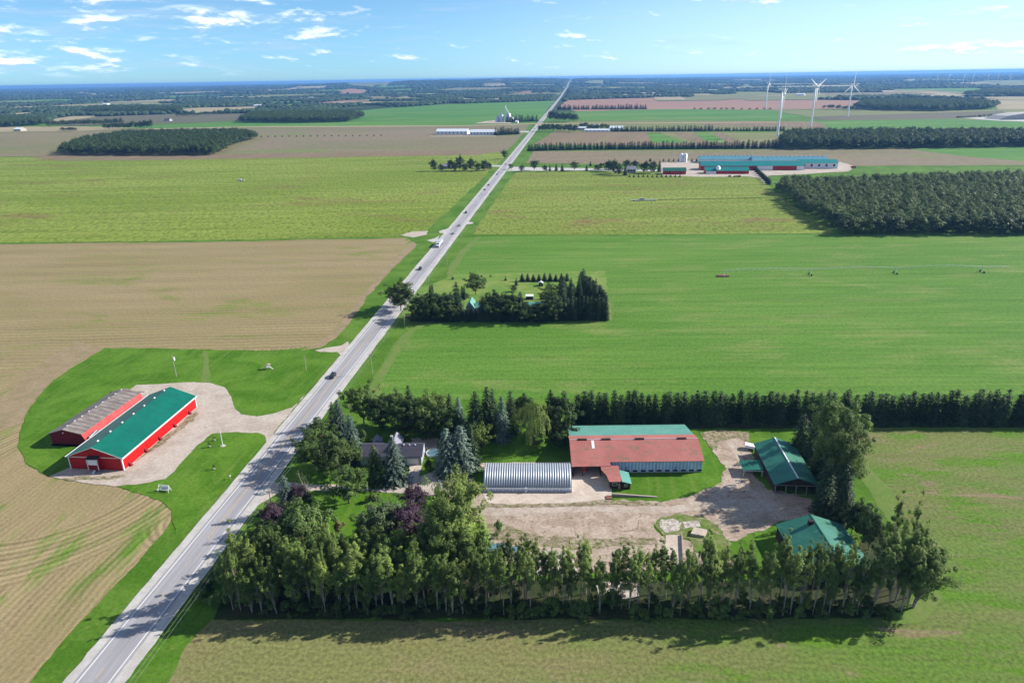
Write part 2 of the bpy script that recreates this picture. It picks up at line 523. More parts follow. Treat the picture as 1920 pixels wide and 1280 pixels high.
mat('siding_blue', sheet_fn(C(190, 208, 236, 0.95), C(170, 190, 224, 0.95), 1.1, 0, k=0.22, weather=C(50, 52, 60), wth=(0.60, 0.70), wst=(1.5, 1, 0.5)), rough=0.6)
mat('quonset', sheet_fn(C(200, 208, 216, 0.55), C(184, 192, 204, 0.55), 6, 0, k=0.02, bk=0.0), rough=0.45, metal=0.2)
mat('shingle_dark', sheet_fn(C(92, 92, 110), C(78, 78, 94), 0.5, 1, k=0.05), rough=0.9)
mat('shingle_grey', sheet_fn(C(176, 176, 196), C(160, 160, 180), 0.5, 1, k=0.05), rough=0.9)
mat('siding_white', sheet_fn(C(216, 220, 232), C(206, 210, 222), 0.3, 2, k=0.05), rough=0.6)
mat('glass', rough=0.1, color=(0.02, 0.025, 0.03), spec=0.8)
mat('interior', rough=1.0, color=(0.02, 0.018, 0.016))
mat('timber_dark', sheet_fn(C(84, 66, 60), C(62, 50, 48), 0.4, 0, k=0.15), rough=0.9)
mat('timber_pale', rough=0.9, color=(0.30, 0.25, 0.22))
mat('pole_wood', rough=0.9, color=(0.26, 0.22, 0.18))
mat('pole_pale', rough=0.8, color=(0.30, 0.28, 0.24))
mat('galvanised', rough=0.45, color=(0.45, 0.48, 0.50), metal=0.3)
mat('turbine_white', rough=0.5, color=(0.75, 0.75, 0.76))
mat('rubber', rough=0.9, color=(0.02, 0.02, 0.02))
mat('paint_black', rough=0.25, color=(0.012, 0.013, 0.016), spec=0.6)
mat('paint_silver', rough=0.3, color=(0.45, 0.46, 0.48), metal=0.4)
mat('paint_white', rough=0.3, color=(0.7, 0.7, 0.7))
mat('paint_red', rough=0.3, color=(0.30, 0.02, 0.02))
mat('paint_blue', rough=0.3, color=(0.03, 0.06, 0.16))
mat('lamp_lens', rough=0.2, color=(0.6, 0.6, 0.55))
mat('tail_lens', rough=0.2, color=(0.4, 0.01, 0.01))
mat('stone', rough=0.9, color=(0.35, 0.33, 0.30))
mat('rust', rough=0.9, color=(0.16, 0.07, 0.05))
mat('water_blue', rough=0.3, color=C(120, 160, 176))

# ---------------------------------------------------------------- mesh helpers
def np_mesh(name, V, F, mats, mi=None, smooth=False):
    """V (n,3), F (m,k) with one k"""
    V = np.asarray(V, dtype=np.float32)
    F = np.asarray(F, dtype=np.int32)
    me = bpy.data.meshes.new(name)
    k = F.shape[1]
    me.vertices.add(len(V))
    me.vertices.foreach_set('co', V.ravel())
    me.loops.add(F.size)
    me.loops.foreach_set('vertex_index', F.ravel())
    me.polygons.add(len(F))
    me.polygons.foreach_set('loop_start', np.arange(0, F.size, k, dtype=np.int32))
    me.polygons.foreach_set('loop_total', np.full(len(F), k, dtype=np.int32))
    if mi is not None:
        me.polygons.foreach_set('material_index', np.asarray(mi, dtype=np.int32))
    if smooth:
        me.polygons.foreach_set('use_smooth', np.ones(len(F), dtype=bool))
    me.update(calc_edges=True)
    me.validate()
    for m in mats:
        me.materials.append(MATS[m])
    return me


class MB:
    """collects simple solids, then links them as one mesh object"""
    def __init__(s):
        s.v, s.f = [], []

    def add(s, v, f):
        o = len(s.v)
        s.v += [tuple(p) for p in v]
        s.f += [tuple(i + o for i in q) for q in f]
        return s

    def box(s, x0, y0, z0, x1, y1, z1):
        v = [(x0, y0, z0), (x1, y0, z0), (x1, y1, z0), (x0, y1, z0), (x0, y0, z1), (x1, y0, z1), (x1, y1, z1), (x0, y1, z1)]
        return s.add(v, [(0, 3, 2, 1), (4, 5, 6, 7), (0, 1, 5, 4), (1, 2, 6, 5), (2, 3, 7, 6), (3, 0, 4, 7)])

    def quad(s, a, b, c, d):
        return s.add([a, b, c, d], [(0, 1, 2, 3)])

    def slab(s, pts, t):
        """flat polygon given a thickness t straight down"""
        n = len(pts)
        v = [tuple(p) for p in pts] + [(p[0], p[1], p[2] - t) for p in pts]
        f = [tuple(range(n)), tuple(range(2 * n - 1, n - 1, -1))]
        f += [(i, i + n, (i + 1) % n + n, (i + 1) % n) for i in range(n)]
        return s.add(v, f)

    def prism(s, prof, y0, y1, axis='y'):
        """profile of (a,z) pairs swept along the other ground axis"""
        n = len(prof)
        if axis == 'y':
            v = [(a, y0, z) for a, z in prof] + [(a, y1, z) for a, z in prof]
        else:
            v = [(y0, a, z) for a, z in prof] + [(y1, a, z) for a, z in prof]
        f = [tuple(range(n)), tuple(range(2 * n - 1, n - 1, -1))]
        f += [(i, i + n, (i + 1) % n + n, (i + 1) % n) for i in range(n)]
        return s.add(v, f)

    def tube(s, p0, p1, r0, r1=None, n=8, caps=True):
        r1 = r0 if r1 is None else r1
        p0, p1 = Vector(p0), Vector(p1)
        d = (p1 - p0).normalized()
        a = d.orthogonal().normalized()
        b = d.cross(a)
        v = []
        for p, r in ((p0, r0), (p1, r1)):
            for i in range(n):
                t = 2 * math.pi * i / n
                v.append(p + a * (math.cos(t) * r) + b * (math.sin(t) * r))
        f = [(i, (i + 1) % n, (i + 1) % n + n, i + n) for i in range(n)]
        if caps:
            f += [tuple(range(n - 1, -1, -1)), tuple(range(n, 2 * n))]
        return s.add(v, f)

    def lathe(s, prof, n=16, c=(0, 0)):
        v = []
        for r, z in prof:
            for i in range(n):
                t = 2 * math.pi * i / n
                v.append((c[0] + r * math.cos(t), c[1] + r * math.sin(t), z))
        f = []
        for k in range(len(prof) - 1):
            for i in range(n):
                f.append((k * n + i, k * n + (i + 1) % n, (k + 1) * n + (i + 1) % n, (k + 1) * n + i))
        f.append(tuple(range((len(prof) - 1) * n, len(prof) * n)))
        return s.add(v, f)

    def mesh(s, name, m, smooth=False):
        me = bpy.data.meshes.new(name)
        me.from_pydata(s.v, [], s.f)
        bm = bmesh.new()
        bm.from_mesh(me)
        bmesh.ops.recalc_face_normals(bm, faces=bm.faces)
        bm.to_mesh(me)
        bm.free()
        if smooth:
            for p in me.polygons:
                p.use_smooth = True
        me.materials.append(MATS[m])
        return me

    def build(s, name, m, parent=None, smooth=False):
        return link(name, s.mesh(name, m, smooth), parent)


def link(name, me, parent=None):
    o = bpy.data.objects.new(name, me)
    COL.objects.link(o)
    if parent is not None:
        o.parent = parent
    return o


def thing(name, label, cat, loc=(0, 0, 0), rz=0.0, group=None):
    o = bpy.data.objects.new(name, None)
    o.empty_display_size = 0.5
    COL.objects.link(o)
    o.location = loc
    o.rotation_euler = (0, 0, rz)
    return tag(o, label, cat, group)


def tag(o, label=None, cat=None, group=None, kind=None):
    if label:
        o['label'] = label
    if cat:
        o['category'] = cat
    if group:
        o['group'] = group
    if kind:
        o['kind'] = kind
    return o


def copy_tree(o, parent=None):
    c = o.copy()
    COL.objects.link(c)
    c.parent = parent
    for ch in o.children:
        copy_tree(ch, c)
    return c


# ---------------------------------------------------------------- the ground
def build_ground():
    rings = [0.5] + list(np.geomspace(20, 45000, 90))
    azs = np.radians(np.linspace(-180, 180, 361))
    V, F = [], []
    for r in rings:
        for a in azs[:-1]:
            x, y = math.sin(a) * r, math.cos(a) * r
            V.append((x, y, gz(x, y) - (0.0 if r < 30000 else 0)))
    n = 360
    for k in range(len(rings) - 1):
        for i in range(n):
            j = (i + 1) % n
            F.append((k * n + i, (k + 1) * n + i, (k + 1) * n + j, k * n + j))
    me = np_mesh('ground', V, F, ['grass_land'])
    me.flip_normals()
    o = link('ground', me)
    tag(o, kind='structure')
    # centre cap
    return o


build_ground()


def poly(name, px, m, z, jit=1.0, world=False, skip=(), smooth=False):
    """a sheet on the ground outlined by points of the photo brought down to the land"""
    P = [Vector((p[0], p[1], 0)) if world else at(*p) for p in px]
    if smooth:                                   # Catmull-Rom round the outline
        Q = []
        n = len(P)
        for i in range(n):
            a, b, c, d = P[i - 1], P[i], P[(i + 1) % n], P[(i + 2) % n]
            for k in range(6):
                t = k / 6
                Q.append(0.5 * ((2 * b) + (c - a) * t + (2 * a - 5 * b + 4 * c - d) * t * t + (3 * b - a - 3 * c + d) * t ** 3))
        P = Q
    out = []
    rr = random.Random(len(px) * 31 + int(abs(px[0][0]) * 7))
    for i, a in enumerate(P):
        b = P[(i + 1) % len(P)]
        mid = (a + b) / 2
        d = math.hypot(mid.x, mid.y)
        step = max(0.9, d * 0.006)
        n = max(1, min(240, int((b - a).length / step)))
        nrm = Vector((-(b - a).y, (b - a).x, 0))
        if nrm.length > 0:
            nrm.normalize()
        wv = 0.0
        for k in range(n):
            q = a.lerp(b, k / n)
            wv = wv * 0.8 + rr.gauss(0, 1) * 0.16 * step * jit
            out.append(q + nrm * (wv * min(1, k / 3, (n - k) / 3) + rr.gauss(0, 1) * 0.07 * step * jit))
    vs = [(p.x, p.y, gz(p.x, p.y) + z) for p in out]
    tris = tessellate_polygon([[Vector((v[0], v[1], 0)) for v in vs]])
    me = bpy.data.meshes.new(name)
    me.from_pydata(vs, [], tris)
    bm = bmesh.new()
    bm.from_mesh(me)
    for f in bm.faces:
        if f.normal.z < 0:
            f.normal_flip()
    bm.to_mesh(me)
    bm.free()
    me.materials.append(MATS[m])
    return tag(link(name, me), kind='structure')


# --- fields, left of the road
poly('field', [(-500, 468), (0, 458), (300, 454), (735, 446), (762, 446), (776, 454), (762, 470), (728, 500), (690, 545), (655, 590), (622, 628),
               (590, 650), (520, 656), (380, 656), (197, 653), (170, 668), (100, 713), (58, 762), (36, 815), (34, 840), (48, 868), (92, 893),
               (150, 904), (215, 911), (270, 925), (305, 941), (323, 958), (322, 975), (305, 1000), (240, 1072), (150, 1165), (55, 1280),
               (-60, 1400), (-500, 1500), (-1400, 1300), (-1400, 700)], 'tilled_near', 0.03, 0.7)
poly('field', [(-700, 472), (0, 458), (300, 454), (735, 446), (760, 447), (762, 470), (728, 500), (690, 545), (655, 590), (622, 628),
               (588, 648), (520, 654), (380, 654), (197, 651), (120, 690), (-150, 760), (-1200, 760)], 'tilled_mid', 0.06, 0.7)
poly('field', [(-500, 300), (0, 295), (480, 290), (948, 285), (941, 300), (905, 335), (872, 366), (800, 432), (772, 440), (735, 444), (300, 452), (0, 456), (-500, 466)], 'potato', 0.09, 0.6)
poly('field', [(-600, 250), (0, 247), (480, 238), (990, 233), (985, 245), (950, 284), (480, 289), (0, 294), (-600, 300)], 'stubble_far', 0.12, 0.5)
poly('field', [(470, 241), (850, 237), (992, 233), (985, 246), (962, 272), (945, 286), (640, 289), (420, 287), (500, 262)], 'stubble_grey', 0.16, 0.5)
poly('soil_strip', [(110, 290), (300, 290), (560, 288), (940, 282), (900, 291), (560, 296), (330, 300), (120, 302), (60, 296)], 'brown_strip', 0.2, 0.5)
poly('field', [(120, 243), (280, 236), (480, 226), (700, 205), (830, 196), (1040, 189), (1004, 234), (850, 237), (480, 240)], 'green_far', 0.2, 0.5)
poly('field', [(0, 238), (60, 238), (135, 237), (260, 240), (150, 246), (-200, 248), (-200, 240)], 'tan_far', 0.25, 0.5)
poly('field', [(68, 228), (130, 222), (180, 219), (335, 214), (480, 213), (470, 226), (280, 233), (120, 236)], 'dark_strip', 0.25, 0.5)
poly('field', [(90, 224), (135, 218), (185, 217), (170, 221), (110, 228)], 'tan_far', 0.35, 0.5)
poly('field', [(336, 203), (480, 200), (470, 208), (345, 213)], 'tan_far', 0.35, 0.5)
# far clearings among the woods
for i, q in enumerate([
    [(248, 199), (262, 196), (338, 195), (342, 198), (300, 201)], [(-20, 216), (66, 214), (60, 219), (-20, 220)],
    [(144, 177), (150, 174), (185, 175), (180, 178)], [(492, 171), (560, 163), (622, 161), (600, 167), (520, 171)],
    [(642, 158), (680, 154), (740, 154), (725, 163), (690, 164)], [(635, 172), (660, 167), (690, 171), (680, 176), (640, 177)],
    [(735, 184), (765, 181), (775, 185), (745, 189)], [(760, 178), (785, 175), (830, 175), (810, 180)],
    [(850, 190), (870, 184), (900, 187), (940, 184), (945, 191)], [(905, 161), (945, 157), (950, 162), (915, 164)],
    [(1095, 157), (1110, 151), (1135, 151), (1128, 159)], [(960, 175), (997, 172), (992, 176)], [(1070, 180), (1180, 177), (1170, 181)],
    [(535, 198), (550, 195), (562, 199)], [(1130, 168), (1150, 165), (1175, 168)], [(1335, 172), (1352, 170), (1355, 173)],
    [(1385, 164), (1405, 158), (1412, 165)], [(300, 186), (330, 183), (345, 186)], [(1690, 152), (1715, 148), (1720, 153)]]):
    poly('clearing', q, ('tan_far', 'green_far', 'tan_far', 'tan_far', 'olive_far', 'pink_soil')[i % 6], 1.2 if q[0][1] > 175 else 4.0, 0.4)
poly('field', [(585, 194), (640, 189), (700, 186), (690, 192), (620, 197)], 'pink_soil', 0.8, 0.4)
poly('field', [(1790, 158), (1850, 152), (2050, 149), (2050, 160), (1880, 161)], 'olive_far', 3.0, 0.4)
# --- fields, right of the road
poly('field', [(968, 322), (1180, 322), (1412, 326), (1480, 380), (1565, 438), (1240, 440), (886, 441), (905, 410), (940, 360)], 'potato_right', 0.09, 0.6)
poly('field', [(894, 443), (1240, 441), (1560, 438), (1920, 437), (2500, 437), (2700, 745), (1920, 741), (1200, 745), (690, 752), (700, 715), (712, 690), (735, 650), (768, 612), (808, 603),
               (830, 560), (838, 520), (846, 497), (868, 468)], 'clover', 0.06, 0.7)
poly('field', [(986, 306), (1000, 284), (1450, 280), (1920, 276), (2300, 275), (2300, 308), (1450, 312)], 'stubble_grey', 0.12, 0.5)
poly('field', [(1700, 279), (1920, 276), (2300, 275), (2300, 303), (1920, 303), (1780, 290)], 'green_far', 0.18, 0.5)
poly('field', [(1040, 246), (1470, 249), (1500, 268), (1450, 275), (1000, 272)], 'brown_strip', 0.15, 0.5)
for i, q in enumerate([[(1212, 249), (1248, 249), (1290, 268), (1222, 268)], [(1300, 249), (1330, 249), (1366, 268), (1330, 268)], [(1352, 249), (1480, 250), (1490, 268), (1400, 270)],
                       [(1236, 249), (1258, 249), (1300, 268), (1284, 268)]]):
    poly('field', q, ('green_far', 'green_far', 'olive_far', 'olive_far')[i], 0.22 + i * 0.05, 0.4)
poly('field', [(1062, 228), (1200, 226), (1550, 228), (1560, 245), (1040, 245)], 'olive_far', 0.2, 0.5)
poly('field', [(1300, 229), (1470, 228), (1560, 232), (1540, 240), (1330, 238)], 'brown_strip', 0.3, 0.5)
poly('field', [(1080, 209), (1250, 205), (1436, 206), (1500, 219), (1450, 226), (1092, 226), (1075, 218)], 'green_far', 0.25, 0.5)
poly('field', [(1436, 206), (1800, 207), (2300, 200), (2300, 236), (1920, 230), (1560, 226)], 'olive_far', 0.3, 0.5)
poly('field', [(1520, 219), (1660, 215), (1880, 208), (1890, 214), (1780, 223), (1540, 226)], 'dark_strip', 0.45, 0.5)
poly('field', [(1530, 227), (1790, 224), (1920, 228), (2300, 230), (2300, 250), (1920, 245), (1560, 243)], 'green_far', 0.5, 0.5)
poly('field', [(1062, 188), (1130, 186), (1280, 182), (1430, 186), (1640, 189), (1610, 204), (1430, 206), (1250, 205), (1080, 209), (1050, 200)], 'pink_soil', 0.3, 0.5)
poly('field', [(1628, 170), (1800, 168), (1830, 177), (1806, 183), (2100, 180), (2100, 203), (1870, 206), (1862, 190), (1700, 182)], 'tan_far', 0.6, 0.4)
# --- the field round the tree belt, bottom and right
poly('field', [(1595, 802), (1920, 800), (2600, 800), (3000, 1500), (1000, 1700), (150, 1600), (270, 1330), (318, 1275), (345, 1215), (372, 1185), (398, 1160), (640, 1158),
               (1200, 1158), (1640, 1157), (1700, 1150), (1722, 1110), (1700, 1040), (1655, 960), (1615, 900), (1590, 850)], 'pasture_near', 0.03, 0.8)
poly('bare_strip', [(1600, 880), (1625, 872), (1668, 915), (1700, 985), (1745, 1060), (1768, 1120), (1735, 1165), (1650, 1172), (1500, 1172), (1500, 1160), (1640, 1158), (1700, 1145), (1722, 1105),
                    (1700, 1040), (1655, 960)], 'faint_track', 0.07, 1.2)
# headland tracks
poly('headland', [(894, 444), (902, 444), (872, 476), (852, 508), (848, 522), (838, 522), (841, 500), (862, 470)], 'faint_track', 0.10, 0.6)
poly('headland', [(690, 735), (700, 705), (716, 684), (750, 632), (775, 610), (800, 603), (835, 603), (800, 609), (778, 620), (748, 660), (722, 705), (712, 745)], 'faint_track', 0.10, 0.8)
poly('headland', [(1145, 560), (1152, 570), (1150, 598), (1120, 606), (1080, 606), (1135, 600)], 'faint_track', 0.10, 1.0)
poly('headland', [(776, 454), (782, 458), (768, 474), (735, 505), (700, 545), (664, 592), (630, 634), (596, 655), (560, 659), (590, 646), (622, 624), (655, 586), (690, 541), (725, 500), (755, 470)], 'bare_track', 0.10, 0.8)
poly('headland', [(194, 652), (140, 640), (100, 665), (40, 712), (-10, 760), (-60, 800), (20, 800), (40, 795), (60, 755), (102, 712), (170, 666)], 'bare_track', 0.09, 0.8)
poly('gravel_patch', [(752, 441), (775, 434), (803, 433), (800, 440), (776, 445)], 'gravel', 0.12, 1.5)
poly('grass_bed', [(-50, 456), (300, 452.5), (735, 444), (760, 445), (735, 446.5), (300, 455), (-50, 458.5)], 'grass_land', 0.14, 1.0)
poly('grass_bed', [(886, 440.5), (1240, 440), (1565, 437), (1920, 435.5), (1920, 437.5), (1560, 439), (1240, 442), (892, 443)], 'grass_land', 0.14, 0.8)
# --- yards
poly('lawn', [(197, 652), (380, 655), (560, 658), (600, 652), (628, 640), (640, 652), (600, 700), (548, 770), (500, 830), (440, 890), (330, 1000), (322, 958), (300, 938),
              (215, 911), (92, 893), (48, 868), (33, 838), (36, 810), (58, 762), (102, 712)], 'lawn', 0.12, 0.8)
poly('lawn', [(770, 545), (838, 522), (850, 516), (980, 512), (1135, 508), (1148, 600), (770, 606), (752, 590)], 'dry_lawn', 0.12, 0.8)
poly('lawn', [(640, 800), (700, 790), (1080, 800), (1480, 800), (1600, 805), (1620, 900), (1660, 1000), (1700, 1145), (1640, 1160), (1200, 1162), (640, 1162), (400, 1162),
              (520, 985), (560, 920)], 'lawn', 0.05, 0.8)
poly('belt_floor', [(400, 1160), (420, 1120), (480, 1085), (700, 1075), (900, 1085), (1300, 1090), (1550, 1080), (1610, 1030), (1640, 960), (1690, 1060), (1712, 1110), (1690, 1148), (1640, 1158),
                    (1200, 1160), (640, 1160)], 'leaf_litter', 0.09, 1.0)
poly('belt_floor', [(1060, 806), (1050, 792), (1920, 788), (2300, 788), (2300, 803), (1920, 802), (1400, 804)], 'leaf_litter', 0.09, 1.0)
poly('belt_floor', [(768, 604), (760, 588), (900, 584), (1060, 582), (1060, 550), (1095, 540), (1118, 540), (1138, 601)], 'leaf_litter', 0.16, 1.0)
# gravel pad of the red barns with its two-way entrance
poly('gravel_yard', [(92, 893), (128, 878), (215, 830), (236, 757), (236, 737), (255, 722), (300, 720), (345, 717), (395, 718), (422, 726), (434, 744), (440, 766), (452, 777),
                     (482, 781), (512, 776), (548, 764), (572, 740), (500, 830), (497, 818), (486, 812), (440, 810), (398, 813), (370, 835), (345, 862), (310, 898), (280, 905), (215, 912), (150, 904)],
     'gravel', 0.16, 0.8)
poly('driveway', [(590, 657), (640, 648), (652, 640), (655, 650), (640, 668), (632, 660), (600, 660)], 'gravel', 0.16, 0.8)
poly('driveway', [(823, 434), (836, 430), (848, 424), (846, 432), (835, 438), (824, 437)], 'shoulder_gravel', 0.16, 0.5)
poly('driveway', [(800, 451), (815, 447), (824, 442), (820, 452), (812, 455)], 'shoulder_gravel', 0.16, 0.5)
poly('driveway', [(868, 420), (876, 416), (888, 417), (886, 420), (872, 421)], 'shoulder_gravel', 0.16, 0.5)
poly('lane', [(955, 317), (962, 313), (1100, 316), (1250, 318), (1420, 320), (1420, 324), (1250, 322), (1100, 320), (950, 321)], 'shoulder_gravel', 0.2, 0.4)
poly('lane', [(905, 310), (940, 310), (938, 313), (905, 312)], 'shoulder_gravel', 0.2, 0.4)
poly('lane', [(973, 246), (992, 246), (990, 249), (973, 248)], 'shoulder_gravel', 0.25, 0.4)
poly('lane', [(-200, 250), (120, 244.5), (480, 237.5), (850, 236), (1010, 231.5), (1460, 229), (1460, 230.5), (1010, 233.6), (850, 238), (480, 239.4), (120, 246.2), (-200, 251.4)], 'tan_far', 0.6, 0.3)
poly('footpath', [(376, 720), (379, 700), (382, 672), (380, 658), (390, 658), (392, 690), (396, 722)], 'faint_track', 0.15, 1.0)
# dairy yard
poly('gravel_yard', [(1240, 329), (1236, 306), (1285, 302), (1420, 300), (1575, 304), (1605, 313), (1590, 322), (1440, 330), (1432, 346), (1425, 335), (1400, 331), (1310, 332)], 'gravel', 0.25, 0.6)
# farm yard with drive
poly('driveway', [(510, 905), (545, 905), (600, 909), (700, 910), (765, 903), (790, 892), (830, 880), (880, 862), (885, 880), (876, 910), (840, 925), (800, 930), (740, 924), (660, 920), (590, 920), (520, 925), (480, 950)],
     'gravel', 0.15, 1.0)
poly('yard', [(800, 915), (880, 880), (905, 925), (1040, 930), (1150, 938), (1240, 941), (1300, 928), (1350, 905), (1362, 880), (1340, 850), (1312, 812), (1345, 806), (1405, 812), (1410, 850),
              (1412, 890), (1440, 918), (1520, 935), (1535, 960), (1450, 985), (1380, 1015), (1300, 1015), (1240, 1005), (1225, 985), (1270, 965), (1320, 968), (1330, 990), (1350, 1010), (1380, 1065),
              (1150, 1075), (930, 1060), (920, 1010), (905, 985), (860, 960)], 'yard_dirt', 0.13, 1.6)
poly('grass_patch', [(1228, 985), (1240, 970), (1275, 962), (1320, 970), (1345, 985), (1370, 1020), (1372, 1070), (1330, 1075), (1300, 1030), (1290, 1010), (1250, 1012)], 'rough_grass', 0.18, 2.0)
poly('concrete_pad', [(1238, 990), (1240, 975), (1262, 972), (1278, 980), (1272, 996), (1250, 1000)], 'rubble', 0.22, 2.5)
poly('concrete_pad', [(1278, 978), (1310, 977), (1312, 986), (1280, 992)], 'rubble', 0.22, 2.5)
poly('concrete_pad', [(1249, 1004), (1276, 1004), (1280, 1056), (1246, 1058)], 'concrete', 0.22, 0.6)
poly('concrete_pad', [(985, 1045), (1010, 1035), (1030, 1030), (1075, 1050), (1090, 1085), (1010, 1078)], 'rubble', 0.2, 2.0)
poly('concrete_pad', [(1120, 1098), (1185, 1088), (1200, 1120), (1130, 1130)], 'rubble', 0.2, 2.0)
poly('concrete_apron', [(880, 878), (908, 876), (905, 926), (915, 944), (960, 947), (1060, 944), (1146, 938), (1148, 910), (1140, 895), (1120, 870), (1072, 866), (906, 868), (885, 872)], 'concrete', 0.2, 0.5)
poly('wheel_track', [(905, 950), (1040, 946), (1150, 950), (1260, 950), (1330, 934), (1372, 905), (1385, 870), (1362, 830), (1372, 828), (1398, 868), (1388, 908), (1350, 940), (1280, 960), (1160, 962), (1040, 962), (920, 968)], 'wheel_track', 0.16, 1.2)
poly('wheel_track', [(1350, 938), (1420, 934), (1470, 945), (1440, 962), (1380, 960), (1330, 955)], 'wheel_track', 0.165, 1.2)
poly('weedy_edge', [(244, 866), (262, 852), (300, 824), (338, 796), (366, 772), (372, 776), (350, 798), (318, 822), (286, 846), (256, 866)], 'weedy_edge', 0.19, 1.6)
poly('weedy_edge', [(118, 898), (150, 893), (230, 890), (236, 894), (170, 900), (130, 902)], 'weedy_edge', 0.19, 1.4)
poly('weedy_edge', [(915, 944), (960, 946), (1060, 944), (1146, 938), (1240, 941), (1240, 947), (1150, 946), (1060, 950), (960, 952), (912, 950)], 'weedy_edge', 0.215, 1.6)
poly('weedy_edge', [(1312, 812), (1345, 806), (1405, 812), (1404, 830), (1380, 822), (1350, 826), (1345, 846), (1330, 838)], 'weedy_edge', 0.17, 1.6)
poly('weedy_edge', [(905, 985), (930, 980), (1020, 1006), (1120, 1010), (1230, 1008), (1235, 1020), (1100, 1030), (1000, 1024), (920, 1012)], 'weedy_edge', 0.17, 1.6)
poly('footpath', [(768, 873), (792, 873), (780, 905), (762, 905)], 'concrete', 0.2, 0.4)
poly('patio', [(770, 822), (820, 822), (818, 845), (775, 840)], 'gravel', 0.2, 0.8)


# --- the highway
def road_x(y):
    return -91.3 + 0.0945 * (y - 111)


def strip(name, o0, o1, m, z, y0=-60, y1=22000, jit=0.0, dash=None):
    V, F = [], []
    rr = random.Random(5)
    ys = [y0]
    while ys[-1] < y1:
        ys.append(ys[-1] + max(2.0 if jit else 8, max(0, ys[-1]) * 0.02))
    for y in ys:
        c = road_x(y)
        zz = max(gz(c, y), gz(c + o0, y), gz(c + o1, y)) + z + max(0, y - 500) * 2e-4
        V += [(c + o0 + rr.gauss(0, jit), y, zz), (c + o1 + rr.gauss(0, jit), y, zz)]
    n = len(ys)
    F = [(2 * i, 2 * i + 1, 2 * i + 3, 2 * i + 2) for i in range(n - 1)]
    return tag(link(name, np_mesh(name, V, F, [m])), kind='structure')


strip('road_shoulder', -6.7, 7.0, 'shoulder_gravel', 0.20, jit=0.10)
strip('road', -4.3, 4.3, 'asphalt', 0.25, jit=0.03)
strip('road_marking', -3.58, -3.40, 'line_white', 0.28, y1=2500)
strip('road_marking', 3.40, 3.58, 'line_white', 0.28, y1=2500)


def centre_dashes():
    V, F = [], []
    y = -20.0
    while y < 900:
        solid = 150 < y < 330
        L = 12.0 if solid else 3.0
        for (a, b) in ((-0.18, -0.05), (0.05, 0.18)) if solid else ((-0.08, 0.08),):
            k = len(V)
            for yy in (y, y + L):
                c = road_x(yy)
                V += [(c + a, yy, 0.28 + max(0, yy - 500) * 2e-4), (c + b, yy, 0.28 + max(0, yy - 500) * 2e-4)]
            F.append((k, k + 1, k + 3, k + 2))
        y += 12.0
    tag(link('road_marking', np_mesh('road_marking', V, F, ['line_yellow'])), kind='structure')


centre_dashes()


# ---------------------------------------------------------------- trees
def leaf_quads(c, nrm, size, rng, aspect=0.7):
    n = len(c)
    nrm = nrm / (np.linalg.norm(nrm, axis=1, keepdims=True) + 1e-9)
    r = rng.normal(size=(n, 3))
    t = np.cross(nrm, r)
    t /= (np.linalg.norm(t, axis=1, keepdims=True) + 1e-9)
    b = np.cross(nrm, t)
    s = (np.asarray(size) * rng.uniform(0.6, 1.3, n))[:, None]
    k = rng.uniform(-0.35, 0.35, (n, 1)) * s
    V = np.stack([c - t * s + nrm * k, c - b * s * aspect, c + t * s + nrm * k, c + b * s * aspect], axis=1).reshape(-1, 3)
    F = np.arange(n * 4).reshape(-1, 4)
    return V, F


def tube_path(pts, rads, n=6):
    V, F = [], []
    for k, (p, r) in enumerate(zip(pts, rads)):
        p = Vector(p)
        q = Vector(pts[min(k + 1, len(pts) - 1)]) - Vector(pts[max(k - 1, 0)])
        q.normalize()
        a = q.orthogonal().normalized() if abs(q.z) < 0.9 else Vector((1, 0, 0)).cross(q).normalized()
        b = q.cross(a)
        for i in range(n):
            t = 2 * math.pi * i / n
            V.append(p + a * (math.cos(t) * r) + b * (math.sin(t) * r))
    for k in range(len(pts) - 1):
        for i in range(n):
            F.append((k * n + i, k * n + (i + 1) % n, (k + 1) * n + (i + 1) % n, (k + 1) * n + i))
    return V, F


def join(parts):
    V, F, o = [], [], 0
    for v, f in parts:
        v = np.asarray(v, dtype=float).reshape(-1, 3)
        V.append(v)
        F.append(np.asarray(f, dtype=int) + o)
        o += len(v)
    return np.vstack(V), np.vstack(F)


